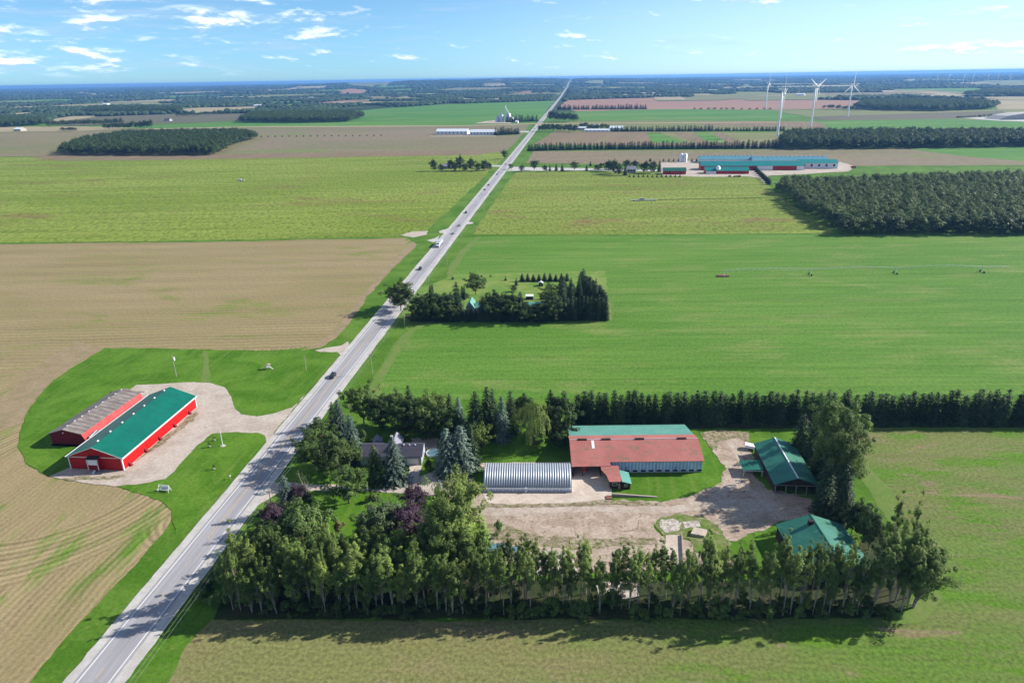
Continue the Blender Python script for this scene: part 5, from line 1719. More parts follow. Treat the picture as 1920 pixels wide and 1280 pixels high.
# --- farmhouse
fh = thing('farmhouse', 'white sided farmhouse with a dark shingle roof and a pale raised gable, behind two spruces', 'house', (-51.2, 198.3, 0), R(-1.2))
gable_house(fh, 20.4, 8.6, 3.5, 5.5, 'siding_white', 'shingle_dark', 0.45, axis='x')
MB().prism([(8.4, 2.0), (12.4, 2.0), (12.4, 4.0), (10.4, 6.0), (8.4, 4.0)], 2.4, 11.5).build('cross_wing', 'siding_white', fh)
MB().prism([(8.0, 3.63), (10.4, 6.03), (12.8, 3.63), (12.8, 3.77), (10.4, 6.18), (8.0, 3.77)], 2.0, 11.9).build('cross_roof', 'shingle_grey', fh)
for x in (3.0, 6.6, 14.2):
    window(fh, x, 0.0, 1.0, 1.4, 1.2)
gd = MB().box(15.6, -0.06, 0.05, 19.4, 0.0, 2.5).build('garage_door', 'white_paint', fh)
window(fh, 10.4, 2.4, 4.1, 0.9, 0.9)
MB().box(7.3, -0.05, 0.05, 8.3, 0.0, 2.15).build('door', 'timber_dark', fh)
for x in (14.0, 15.9, 17.8):
    MB().box(x, 3.6, 5.25, x + 0.4, 4.0, 5.7).build('roof_vent', 'white_metal', fh)
c_ = MB().box(9.2, 6.3, 5.6, 10.0, 7.1, 7.4).build('chimney', 'stone', fh)
gs2 = thing('garden_shed', 'little shed with a pale pointed roof behind the left end of the farmhouse', 'shed', (-49.0, 209.5, 0), R(10))
gable_house(gs2, 3.0, 3.4, 2.0, 3.2, 'siding_white', 'shingle_grey', 0.25)
window(gs2, 1.5, 0, 0.9, 0.7, 0.7)
pool = thing('swimming_pool', 'small round swimming pool with pale blue water at the right end of the farmhouse', 'pool', (-27.6, 205.0, 0))
MB().lathe([(2.5, 0.0), (2.5, 0.7), (2.35, 0.7), (2.35, 0.5)], 28).build('pool_wall', 'white_metal', pool)
MB().lathe([(2.34, 0.4), (2.34, 0.55), (0.01, 0.551)], 28).build('water_surface', 'water_blue', pool)

# --- second homestead
h2 = thing('gabled_house', 'small house with a steep teal tin gable among the trees of the second homestead', 'house', (-24.6, 352.5, 0), R(-4))
gable_house(h2, 4.4, 9.0, 4.2, 7.2, 'siding_white', 'roof_mint', 0.4)
MB().prism([(1.0, 0), (7.0, 0), (7.0, 3.8), (4.0, 5.9), (1.0, 3.8)], 4.7, 12.4, 'x').build('wing', 'siding_white', h2)
MB().prism([(0.6, 3.6), (4.0, 5.95), (7.4, 3.6), (7.4, 3.75), (4.0, 6.1), (0.6, 3.75)], 4.7, 12.8, 'x').build('wing_roof', 'roof_mint', h2)
window(h2, 2.3, 0, 1.2, 1.0, 1.2)
window(h2, 2.3, 0, 4.2, 0.9, 1.0)
window(h2, 9.0, 1.0, 1.2, 1.4, 1.2)
h3 = thing('outbuilding', 'low outbuilding with a teal tin roof right of the gabled house', 'outbuilding', (9.5, 352.0, 0), R(-3))
gable_house(h3, 8.6, 7.0, 3.6, 5.6, 'siding_white', 'roof_mint', 0.4, axis='x')
window(h3, 2.5, 0, 1.0, 1.0, 1.0)
h4 = thing('garden_shed', 'small white roofed shed on the lawn of the second homestead, upper one', 'shed', (at(1010, 537).x, at(1010, 537).y, 0), R(-3))
gable_house(h4, 2.6, 2.8, 2.0, 2.8, 'timber_dark', 'white_metal', 0.2)
window(h4, 1.3, 0, 0.9, 0.6, 0.6)
h5 = thing('garden_shed', 'flat white roofed shed just above the teal outbuilding', 'shed', (at(986, 562).x, at(986, 562).y, 0), R(-3))
MB().box(0, 0, 0, 4.2, 3, 2.1).build('wall', 'timber_dark', h5)
MB().slab([(-0.2, -0.2, 2.2), (4.4, -0.2, 2.2), (4.4, 3.2, 2.45), (-0.2, 3.2, 2.45)], 0.1).build('roof', 'white_metal', h5)
h6 = thing('fire_wood_stack', 'brown stack beside the flat white roofed shed', 'wood stack', (at(1012, 562).x, at(1012, 562).y, 0), R(-3))
MB().prism([(0, 0), (5, 0), (4.8, 1.2), (0.2, 1.3)], 0, 1.6).build('log_pile', 'rust', h6)
MB().slab([(-0.1, -0.1, 1.36), (5.1, -0.1, 1.36), (5.1, 1.7, 1.36), (-0.1, 1.7, 1.36)], 0.05).build('cover', 'timber_dark', h6)


# --- dairy farm
def far_barn(name, label, px0, px1, py, depth, eave, ridge, wall, roof, rz=-0.5, cat='barn', wins=0, vents=0, hood=None):
    a, b = at(px0, py), at(px1, py)
    r = thing(name, label, cat, (a.x, a.y, gz(a.x, a.y)), math.atan2(b.y - a.y, b.x - a.x))
    L = (b - a).length
    gable_house(r, L, depth, eave, ridge, wall, roof, 0.6, axis='x')
    for i in range(wins):
        x = L * (i + 0.5) / wins
        f = MB().box(x - 1.2, -0.08, eave * 0.4, x + 1.2, 0.0, eave * 0.8).build('window', 'interior', r)
    for i in range(vents):
        x = L * (i + 0.5) / vents
        MB().box(x - 0.9, depth / 2 - 0.6, ridge - 0.1, x + 0.9, depth / 2 + 0.6, ridge + 1.0).build('roof_vent', 'white_metal', r)
    return r, L


far_barn('dairy_barn', 'pale teal roofed barn at the back left of the dairy farm', 1312, 1416, 306, 24, 5, 9, 'white_metal', 'roof_pale_teal', vents=14)
far_barn('dairy_barn', 'pale blue roofed barn at the back right of the dairy farm', 1412, 1552, 308, 26, 5, 9.5, 'white_metal', 'roof_pale_teal', vents=16)
far_barn('dairy_barn', 'grey walled barn with a teal roof at the right end of the dairy farm', 1500, 1570, 316.5, 22, 7.5, 11, 'white_metal', 'roof_teal', wins=5)
r_, L_b = far_barn('dairy_barn', 'longest red walled dairy barn with a teal roof', 1314, 1507, 319.5, 22, 6, 10.5, 'wall_red_front', 'roof_teal')
MB().box(L_b * 0.55, -0.1, 0, L_b * 0.70, 0.0, 5.6).build('white_door', 'white_paint', r_)
MB().box(L_b * 0.93, -0.1, 0, L_b - 0.1, 0.0, 5.6).build('white_panel', 'white_paint', r_)
r_, L_b = far_barn('dairy_barn', 'lower teal roofed red barn in front of the longest dairy barn', 1322, 1404, 326.5, 15, 4.2, 8.2, 'wall_red_front', 'roof_teal')
MB().box(1, -0.1, 0.2, L_b * 0.25, 0.0, 3.4).build('white_panel', 'white_paint', r_)
far_barn('red_shed', 'small red shed with a green roof at the left of the dairy yard', 1244, 1286, 327.5, 14, 4.8, 8.0, 'wall_red_front', 'roof_green_x', cat='shed', wins=2)
far_barn('farmhouse', 'grey roofed house among the trees at the dairy farm entrance', 1176, 1192, 324, 10, 4.5, 8, 'stone', 'shingle_grey', cat='house', wins=3)
far_barn('farmhouse', 'small pale roofed farmhouse among the trees left of the highway', 830, 843, 317, 9, 4.0, 7, 'siding_white', 'shingle_grey', cat='house', wins=3)
for i, px in enumerate((1277, 1284.5)):
    a = at(px, 304)
    t = thing('silo', ('left' if i == 0 else 'right') + ' one of the twin tall white silos behind the dairy farm', 'silo', (a.x, a.y, 0))
    MB().lathe([(2.7, 0), (2.7, 10.5), (2.68, 10.5)], 24).build('barrel', 'white_paint', t, True)
    MB().lathe([(2.72, 10.4), (2.4, 11.6), (1.4, 12.5), (0.1, 12.9)], 24).build('dome', 'white_paint', t, True)
    MB().box(-0.25, -2.95, 0, 0.25, -2.7, 10.6).build('chute', 'galvanised', t)
a = at(1344, 325)
t = thing('feed_bin', 'stout white feed bin with a conical top in front of the teal roofed dairy barn', 'bin', (a.x, a.y - 4, 0))
MB().lathe([(2.2, 1.6), (2.9, 2.2), (2.9, 8.2), (2.88, 8.2)], 24).build('barrel', 'white_paint', t, True)
MB().lathe([(3.0, 8.15), (1.6, 9.6), (0.5, 10.2), (0.1, 10.3)], 24).build('cone_roof', 'white_metal', t, True)
for i in range(4):
    an_ = math.pi / 4 + i * math.pi / 2
    MB().tube((2.2 * math.cos(an_), 2.2 * math.sin(an_), 0), (2.2 * math.cos(an_), 2.2 * math.sin(an_), 2.4), 0.15).build('leg', 'galvanised', t)
for i, (px, py) in enumerate(((1366, 332), (1376, 332.5), (1384, 332))):
    a = at(px, py)
    lab = ('left', 'middle, widest', 'right')[i]
    t = thing('hay_feeder', lab + ' one of three dark implements on the lane edge below the dairy barns', 'implement', (a.x, a.y, 0))
    wd = (3, 7, 3)[i]
    MB().box(0, 0, 0.9, wd, 1.6, 1.9).build('frame', 'rust', t)
    for x in (0.3, wd - 0.5):
        MB().tube((x, -0.2, 0.75), (x, 0.1, 0.75), 0.75, n=12).build('wheel', 'rubber', t)
    MB().tube((wd / 2, 0.8, 1.8), (wd / 2 + 1.2, 0.8, 3.6), 0.12).build('boom', 'rust', t)
a = at(1596, 316)
t = thing('red_trailer', 'red wagon standing at the right end of the dairy yard', 'wagon', (a.x, a.y, 0))
MB().box(0, 0, 1.0, 6, 2.4, 3.0).build('box', 'paint_red', t)
for x in (1.2, 4.8):
    MB().tube((x, -0.3, 0.7), (x, 0, 0.7), 0.7, n=12).build('wheel', 'rubber', t)

far_barn('white_barn', 'long white barn left of the other white barn, in the stubble left of the highway', 818, 876, 252.5, 22, 7, 12, 'white_paint', 'white_metal', vents=0, wins=8)
far_barn('white_barn', 'long white barn nearer the spruces, in the stubble left of the highway', 881, 930, 253.8, 20, 7, 12, 'white_paint', 'white_metal', vents=0, wins=8)
far_barn('farm_building', 'white roofed farm building at the left of the row right of the highway', 1072, 1098, 244, 14, 5, 8, 'stone', 'white_metal', wins=4)
far_barn('farm_building', 'white roofed farm building at the back of the row right of the highway', 1104, 1124, 241, 14, 6, 9, 'stone', 'white_metal', wins=4)
far_barn('farm_building', 'long white roofed farm building in front of the row right of the highway', 1096, 1142, 247.5, 12, 4, 6.5, 'white_paint', 'white_metal', wins=6)
far_barn('farm_building', 'white building at the right end of the row right of the highway', 1143, 1168, 245, 18, 6, 10, 'white_paint', 'white_metal', wins=4)
far_barn('farm_building', 'tiny white farm building at the far left edge of the plain', 26, 39, 246.5, 20, 6, 10, 'stone', 'white_metal')
far_barn('farm_building', 'pair of low sheds in the far green field, left distance', 308, 318, 227.5, 14, 6, 9, 'stone', 'shingle_dark')
far_barn('farm_building', 'small white building at the grain tower junction', 966, 971, 231, 10, 4, 7, 'white_paint', 'white_metal')
for i, (px, py, wpx) in enumerate([(208, 182, 6), (196, 198, 10), (403, 164, 8), (600, 166, 8), (583, 186, 14), (1310, 171, 10), (1335, 172, 14), (1500, 180, 16), (482, 201, 14), (750, 178, 8), (330, 178, 6)]):
    far_barn('distant_building', 'tiny pale building far off among the distant woods', px - wpx / 2, px + wpx / 2, py, 24, 8, 13, 'white_paint', 'white_metal', cat='building')['group' if False else 0]['group'] = 'tiny pale buildings among the distant woods'

# grain tower group
a = at(948, 229)
t = thing('grain_tower', 'tall pale grain elevator tower standing in the far green field by the highway', 'grain elevator', (a.x, a.y, 0))
MB().tube((0, 0, 0), (0, 0, 46), 3.0, 1.2, 8).build('leg_tower', 'white_metal', t)
MB().tube((0, 0, 44), (-22, 2, 12), 0.9).build('conveyor', 'galvanised', t)
MB().tube((0, 0, 40), (16, 0, 14), 0.9).build('conveyor', 'galvanised', t)
for i, (dx, r_b, h) in enumerate(((-24, 6, 12), (-12, 7, 20), (9, 6, 22), (18, 6, 12))):
    MB().lathe([(r_b, 0), (r_b, h), (r_b * 0.5, h + 3), (0.3, h + 4)], 18, (dx, 0)).build('bin', 'galvanised', t, True)
poly('gravel_yard', [(890, 232), (910, 228), (930, 226), (955, 228), (960, 232), (920, 232)], 'gravel', 0.7, 0.5)
poly('gravel_yard', [(808, 255.5), (930, 255), (930, 256.2), (806, 256.6)], 'gravel', 0.5, 0.3)
# grey heap near the right edge
a = at(1900, 226)
poly('gravel_yard', [(1805, 222), (1870, 219), (1925, 218), (2050, 220), (2050, 230), (1925, 229), (1870, 227)], 'shoulder_gravel', 0.7, 0.6)
t = tag(MB().prism([(0, 0), (210, 0), (170, 14), (120, 16), (60, 15), (22, 10)], 0, 60).build('stone_heap', 'stone'), 'long grey blue heap on the pale yard at the right edge', 'heap')
t.location = (at(1872, 225.5).x, at(1872, 225.5).y, 0)


# ---------------------------------------------------------------- wind turbines
def turbine(px, base_y, hub_y, label, yaw, rot, blade=41, group=None, H=None, wxy=None):
    a = at(px, base_y) if wxy is None else Vector(wxy)
    H = H or height_for(a, hub_y)
    r = thing('wind_turbine', label, 'wind turbine', (a.x, a.y, gz(a.x, a.y)), yaw, group)
    MB().lathe([(2.4, -0.5), (2.3, 10), (1.9, H * 0.5), (1.3, H - 1.4), (1.28, H - 1.4)], 20).build('tower', 'turbine_white', r, True)
    nc = MB().prism([(-1.7, H - 1.6), (1.7, H - 1.6), (1.9, H + 1.2), (1.1, H + 1.9), (-1.1, H + 1.9), (-1.9, H + 1.2)], -3.2, 7.5).build('nacelle', 'turbine_white', r)
    hub = MB().lathe([(1.5, 0), (1.6, 1.0), (1.2, 2.2), (0.5, 3.0), (0.05, 3.2)], 16).build('hub', 'turbine_white', r, True)
    hub.matrix_local = Matrix.Translation((0, -3.2, H)) @ Matrix.Rotation(R(90), 4, 'X')
    for k in range(3):
        V, n = [], 12
        prof = [(0.0, 0.9, 0.9), (2.0, 0.95, 0.8), (7.0, 1.9, 0.42), (14, 1.5, 0.3), (24, 1.05, 0.2), (34, 0.7, 0.12), (blade - 1, 0.4, 0.07), (blade, 0.1, 0.03)]
        for (z, ch_, th) in prof:
            for i in range(n):
                t = 2 * math.pi * i / n
                V.append((ch_ * math.cos(t) + (0.3 * ch_ if z > 3 else 0), th * math.sin(t) - 0.0007 * z * z, z * blade / 41))
        F = [(j * n + i, j * n + (i + 1) % n, (j + 1) * n + (i + 1) % n, (j + 1) * n + i) for j in range(len(prof) - 1) for i in range(n)]
        F.append(tuple(range((len(prof) - 1) * n, len(prof) * n)))
        b = MB().add(V, F).build('blade', 'turbine_white', r, True)
        b.matrix_local = Matrix.Translation((0, -4.4, H)) @ Matrix.Rotation(rot + k * 2 * math.pi / 3, 4, 'Y')
    return r


turbine(1457, 257, 168, 'nearest and tallest wind turbine, one blade straight up', R(72), R(0), 38)
turbine(1463, 222, 178, 'slender turbine tower directly behind the nearest turbine', R(60), R(62), 38)
turbine(1435, 206, 156, 'farther wind turbine left of the nearest one, blade leaning left', R(62), R(-14))
turbine(1520, 237, 163, 'wind turbine in the middle with two blades raised in a V', R(35), R(-60), 38)
turbine(1530, 190, 166, 'turbine tower half hidden behind the V bladed turbine', R(50), R(20), 38)
turbine(1589, 219, 160, 'rightmost of the large wind turbines, one blade up and two blades down', R(28), R(3), 41)
for i in range(10):
    az = R(30.6 + i * 0.68 + rr.uniform(-0.1, 0.1))
    d = 8200 + rr.uniform(-300, 900)
    turbine(0, 0, 0, 'tiny wind turbine on the right hand horizon', rr.uniform(0, 3), rr.uniform(0, 2), 36, 'tiny wind turbines on the right hand horizon', 78, (math.sin(az) * d, math.cos(az) * d, 0))

# ---------------------------------------------------------------- irrigation pivot
pv = thing('center_pivot', 'long wheeled irrigation boom standing in the bright green clover field', 'irrigation boom', (135.5, 419.8, 0), R(-0.3))
tw = [0, 55, 109, 164]
for i, x in enumerate(tw):
    t = MB().tube((x, -1.9, 0.7), (x, -0.1, 4.0), 0.10).tube((x, 1.9, 0.7), (x, 0.1, 4.0), 0.10).tube((x, -1.9, 0.7), (x, 1.9, 0.7), 0.12).build('tower', 'galvanised', pv)
    if i:
        for y in (-1.9, 1.9):
            MB().tube((x - 0.2, y, 0.65), (x + 0.2, y, 0.65), 0.65, n=14).build('wheel', 'rubber', t)
    else:
        MB().box(x - 4, -1.6, 0.2, x + 3, 1.6, 0.8).build('skid', 'rust', t)
for i in range(4):
    x0 = tw[i]
    x1 = tw[i + 1] if i < 3 else tw[i] + 16
    sp = MB()
    n = 8 if i < 3 else 2
    prev = None
    for k in range(n + 1):
        u = k / n
        z = 4.0 + (1.0 if i < 3 else 0) * 4 * u * (1 - u)
        p = (x0 + (x1 - x0) * u, 0, z)
        if prev:
            sp.tube(prev, p, 0.11, n=6)
            m = ((prev[0] + p[0]) / 2, 0, (prev[2] + p[2]) / 2 - 1.5)
            for e in (prev, p):
                for sy in (-0.6, 0.6):
                    sp.tube(e, (m[0], sy, m[2]), 0.045, n=4)
            sp.tube((m[0], -0.6, m[2]), (m[0], 0.6, m[2]), 0.04, n=4)
        prev = p
    sp.build('span', 'galvanised', pv)
    for k in range(1, n * 2):
        x = x0 + (x1 - x0) * k / (n * 2)
        u = k / (n * 2)
        z = 4.0 + (1.0 if i < 3 else 0) * 4 * u * (1 - u)
# darker pivot resting in the potato field right of the highway
a = at(1210, 377)
p2 = thing('pump_station', 'low grey pump trailer resting in the potato field right of the highway', 'pump', (a.x - 14, a.y, 0))
MB().box(0, 0, 0.6, 26, 2.2, 1.4).build('platform', 'galvanised', p2)
MB().box(8, 0.3, 1.4, 13, 1.9, 3.0).build('engine_box', 'stone', p2)
for x in (2, 23):
    MB().tube((x, -0.3, 0.6), (x, 0.0, 0.6), 0.6, n=12).build('wheel', 'rubber', p2)
MB().tube((26, 1, 1.0), (150, 6, 0.6), 0.22, n=6).build('hose', 'rubber', p2)
a = at(445, 340)
p3 = thing('pump_station', 'small grey pump in the potato field left of the highway', 'pump', (a.x, a.y, 0))
MB().box(0, 0, 0.5, 9, 2.0, 1.6).build('platform', 'galvanised', p3)
MB().box(2, 0.3, 1.6, 5, 1.7, 2.8).build('engine_box', 'white_metal', p3)

# ---------------------------------------------------------------- poles, signs and small things


def utility_pole(x, y, H, label, group=None, can=False, arm=True, lean=0.0):
    r = thing('utility_pole', label, 'utility pole', (x, y, 0), R(-ROAD_AZ), group)
    r.rotation_euler[1] = lean
    MB().tube((0, 0, -0.3), (0, 0, H), 0.17, 0.12, 10).build('mast', 'pole_pale', r)
    if arm:
        MB().box(-1.1, -0.07, H - 0.7, 1.1, 0.07, H - 0.55).build('crossarm', 'pole_wood', r)
        for dx in (-1.0, 0.0, 1.0):
            MB().lathe([(0.06, H - 0.55), (0.08, H - 0.4), (0.03, H - 0.3)], 8, (dx, 0)).build('insulator', 'white_paint', r)
    if can:
        MB().lathe([(0.42, H - 2.4), (0.42, H - 1.1), (0.3, H - 0.95), (0.05, H - 0.9)], 14, (0.55, -0.1)).build('transformer', 'white_metal', r, True)
    return r


PY = [40, 170, 222, 274.8, 335, 398, 460, 525, 590, 660, 730, 800, 880, 960]
tops = []
for i, y in enumerate(PY):
    x = road_x(y) + 14.3
    utility_pole(x, y, 9.4, 'roadside utility pole in the line along the right verge of the highway', 'utility poles along the right verge of the highway')
    tops.append((x, y))
wr = thing('power_line', 'thin overhead wires strung along the right verge of the highway', 'wires', (0, 0, 0))
for dx in (-1.0, 0.0, 1.0):
    mb = MB()
    for (xa, ya), (xb, yb) in zip(tops[:-1], tops[1:]):
        prev = None
        for k in range(7):
            u = k / 6
            p = (xa + (xb - xa) * u + dx, ya + (yb - ya) * u, 9.1 - 3.2 * u * (1 - u))
            if prev:
                mb.tube(prev, p, 0.011, n=4, caps=False)
            prev = p
    mb.build('wire', 'galvanised', wr)
utility_pole(-147.45, 274.8, 10.2, 'lone pole with a white transformer can on the lawn behind the red barns', None, True, False)
utility_pole(-91.7, 279.2, 7.2, 'short plain pole on the lawn near the left shoulder of the highway', None, False, False)
fp = thing('flagpole', 'white flagpole on the grass island by the entrance of the red barns', 'flagpole', (-103.0, 212.8, 0))
MB().tube((0, 0, 0), (0, 0, 6.4), 0.16, 0.09, 10).build('mast', 'trim_white', fp)
MB().lathe([(0.15, 6.4), (0.2, 6.55), (0.02, 6.75)], 10).build('finial', 'white_paint', fp)
MB().lathe([(0.95, 0.0), (0.9, 0.25), (0.2, 0.35)], 14).build('stone_base', 'stone', fp)
for i, (px, py, lab) in enumerate(((403, 826, 'small pale planter on the grass island, close to the flagpole'), (394, 838, 'small pale planter on the grass island, left of the other planter'), (402, 880, 'small planter with a sapling in the middle of the grass island'))):
    a = at(px, py)
    t = thing('planter', lab, 'planter', (a.x, a.y, 0))
    MB().lathe([(0.3, 0), (0.4, 0.5), (0.34, 0.5), (0.3, 0.42)], 8).build('pot', 'stone', t)
    k_ = link('flowers', KIND['greenshrub'][0][0][1], t)
    k_.scale = (0.22, 0.22, 0.4)
    k_.location = (0, 0, 0.5)
a = at(309, 921)
sg = thing('farm_bench', 'small white framed swing bench on the grass below the gravel pad', 'bench', (a.x, a.y, 0), R(-12))
MB().box(-1.5, -0.4, 0.65, 1.5, 0.5, 0.8).build('seat', 'galvanised', sg)
MB().box(-1.5, 0.5, 0.8, 1.5, 0.6, 1.7).build('backrest', 'white_metal', sg)
for x in (-1.8, 1.8):
    MB().tube((x, -0.7, 0), (x, 0, 2.4), 0.08).build('leg', 'trim_white', sg)
    MB().tube((x, 0.8, 0), (x, 0, 2.4), 0.08).build('leg', 'trim_white', sg)
MB().tube((-1.8, 0, 2.4), (1.8, 0, 2.4), 0.08).build('top_bar', 'trim_white', sg)
MB().box(-2.4, -0.5, 0.0, -2.0, -0.1, 0.7).build('side_box', 'white_paint', sg)
a = at(503, 692)
pf = thing('play_frame', 'small grey climbing frame on the lawn behind the big red barn', 'play frame', (a.x, a.y, 0))
pf.scale = (0.7, 0.7, 0.8)
for (x, y) in ((-1.2, -1.2), (1.2, -1.2), (1.2, 1.2), (-1.2, 1.2)):
    MB().tube((x * 1.1, y * 1.1, 0), (x, y, 2.8), 0.09).build('leg', 'timber_pale', pf)
MB().box(-1.2, -1.2, 1.4, 1.2, 1.2, 1.55).build('deck', 'galvanised', pf)
MB().add([(-1.4, -1.4, 2.8), (1.4, -1.4, 2.8), (1.4, 1.4, 2.8), (-1.4, 1.4, 2.8), (0, 0, 3.6)], [(0, 1, 4), (1, 2, 4), (2, 3, 4), (3, 0, 4), (3, 2, 1, 0)]).build('roof', 'pole_wood', pf)
MB().slab([(1.2, -0.4, 1.5), (3.2, -0.4, 0.1), (3.2, 0.4, 0.1), (1.2, 0.4, 1.5)], 0.06).build('slide', 'stone', pf)
a = at(432, 898)
mb_ = thing('mailbox', 'mailbox on a short post at the left shoulder of the highway', 'mailbox', (a.x, a.y, 0))
MB().box(-0.06, -0.06, 0, 0.06, 0.06, 1.1).build('post', 'timber_pale', mb_)
MB().prism([(-0.14, 1.1), (0.14, 1.1), (0.14, 1.3), (0.0, 1.42), (-0.14, 1.3)], -0.35, 0.35).build('box', 'galvanised', mb_)
a = at(1409, 842)
bt = thing('white_trailer', 'white covered boat trailer parked at the top left corner of the open green shed', 'trailer', (a.x, a.y, 0), R(-20))
MB().prism([(-2.2, 0.9), (1.2, 0.7), (2.6, 1.5), (-2.2, 1.9)], -1.1, 1.1).build('hull', 'white_paint', bt)
for y in (-1.15, 0.95):
    MB().tube((-0.6, y, 0.35), (-0.6, y + 0.2, 0.35), 0.35, n=12).build('wheel', 'rubber', bt)
a = at(1307, 1002)
sl_ = tag(MB().add([(-2.0, -0.6, 0), (1.6, -1.6, 0), (3.0, 0.8, 0), (-0.4, 2.0, 0), (-2.0, -0.6, 1.0), (1.6, -1.6, 0.8), (3.0, 0.8, 1.0), (-0.4, 2.0, 1.2)],
                   [(3, 2, 1, 0), (4, 5, 6, 7), (0, 1, 5, 4), (1, 2, 6, 5), (2, 3, 7, 6), (3, 0, 4, 7)]).build('concrete_block', 'concrete'), 'pale tilted concrete block on the grass patch in the dirt yard', 'concrete block')
sl_.location = (a.x, a.y, 0)
a, b = at(1277, 1004), at(1280, 1062)
tag(MB().add([(a.x, a.y, 0), (a.x + 0.25, a.y, 0), (b.x + 0.25, b.y, 0), (b.x, b.y, 0), (a.x, a.y, 0.9), (a.x + 0.25, a.y, 0.9), (b.x + 0.25, b.y, 0.9), (b.x, b.y, 0.9)],
             [(3, 2, 1, 0), (4, 5, 6, 7), (0, 1, 5, 4), (1, 2, 6, 5), (2, 3, 7, 6), (3, 0, 4, 7)]).build('concrete_wall', 'timber_pale'), 'low concrete wall along the right side of the narrow slab in the dirt yard', 'wall')
a, b = at(1148, 931), at(1232, 933)
tag(MB().add([(a.x, a.y, 0), (b.x, b.y, 0), (b.x, b.y + 0.5, 0), (a.x, a.y + 0.5, 0), (a.x, a.y, 1.1), (b.x, b.y, 0.3), (b.x, b.y + 0.5, 0.3), (a.x, a.y + 0.5, 1.1)],
             [(3, 2, 1, 0), (4, 5, 6, 7), (0, 1, 5, 4), (1, 2, 6, 5), (2, 3, 7, 6), (3, 0, 4, 7)]).build('retaining_wall', 'timber_pale'), 'low wedge shaped wall on the grass below the long barn', 'wall')
a = at(1142, 934)
tag(MB().box(a.x - 0.9, a.y - 0.9, 0.21, a.x + 0.9, a.y + 0.9, 0.5).build('metal_plate', 'rust'), 'rusty brown metal plate at the corner of the concrete apron', 'plate')
a = at(1196, 992)
tag(MB().tube((a.x, a.y, 0), (a.x, a.y, 3.0), 0.1).build('yard_post', 'timber_pale'), 'single pale post standing in the middle of the dirt yard', 'post')
for i, (px, py, l, w_, rz, lab) in enumerate(((934, 1030, 5.5, 2.2, 5, 'pale blue covered boat beside the poplar belt, left one'), (966, 1036, 5.0, 2.0, -10, 'pale blue covered boat beside the poplar belt, right one'))):
    a = at(px, py)
    t = thing('boat', lab, 'boat', (a.x, a.y, 0), R(rz))
    MB().add([(-l / 2, -w_ / 2, 0.4), (l / 3, -w_ / 2, 0.4), (l / 2, 0, 0.5), (l / 3, w_ / 2, 0.4), (-l / 2, w_ / 2, 0.4), (-l / 2, -w_ / 2, 1.3), (l / 3, -w_ / 2, 1.3), (l / 2 + 0.5, 0, 1.45), (l / 3, w_ / 2, 1.3), (-l / 2, w_ / 2, 1.3)],
             [(4, 3, 2, 1, 0), (5, 6, 7, 8, 9), (0, 1, 6, 5), (1, 2, 7, 6), (2, 3, 8, 7), (3, 4, 9, 8), (4, 0, 5, 9)]).build('hull', 'white_paint', t)
    MB().slab([(-l / 2, -w_ / 2, 1.34), (l / 3, -w_ / 2, 1.34), (l / 2 + 0.3, 0, 1.5), (l / 3, w_ / 2, 1.34), (-l / 2, w_ / 2, 1.34)], 0.03).build('cover', 'water_blue', t)
for i in range(9):
    a = at(1112 + rr.uniform(0, 90), 1088 + rr.uniform(0, 34))
    s = rr.uniform(0.5, 1.3)
    o = MB().add([(-s, -s * .6, 0), (s * .8, -s * .7, 0), (s, s * .6, 0), (-s * .7, s * .8, 0), (-s * .8, -s * .4, s * .8), (s * .6, -s * .5, s * .6), (s * .7, s * .4, s * .9), (-s * .5, s * .6, s * .7)],
                 [(3, 2, 1, 0), (4, 5, 6, 7), (0, 1, 5, 4), (1, 2, 6, 5), (2, 3, 7, 6), (3, 0, 4, 7)]).build('rubble_block', 'concrete')
    o.location = (a.x, a.y, 0.2)
    o.rotation_euler = (0, 0, rr.uniform(0, 6))
    tag(o, 'broken concrete block in the rubble heap behind the belt', 'rubble block', 'concrete blocks in the rubble behind the belt')
# bales / stooks seen as a dotted line in the far left stubble
for i in range(18):
    a = at(490 + i * 13.2, 257 - i * 0.12)
    o = MB().tube((-1.3, 0, 1.2), (1.3, 0, 1.2), 1.3, n=12).build('hay_bale', 'timber_dark')
    o.location = (a.x, a.y, 0)
    tag(o, 'round bale in the dotted line across the far stubble field', 'hay bale', 'bales in a line across the far stubble')


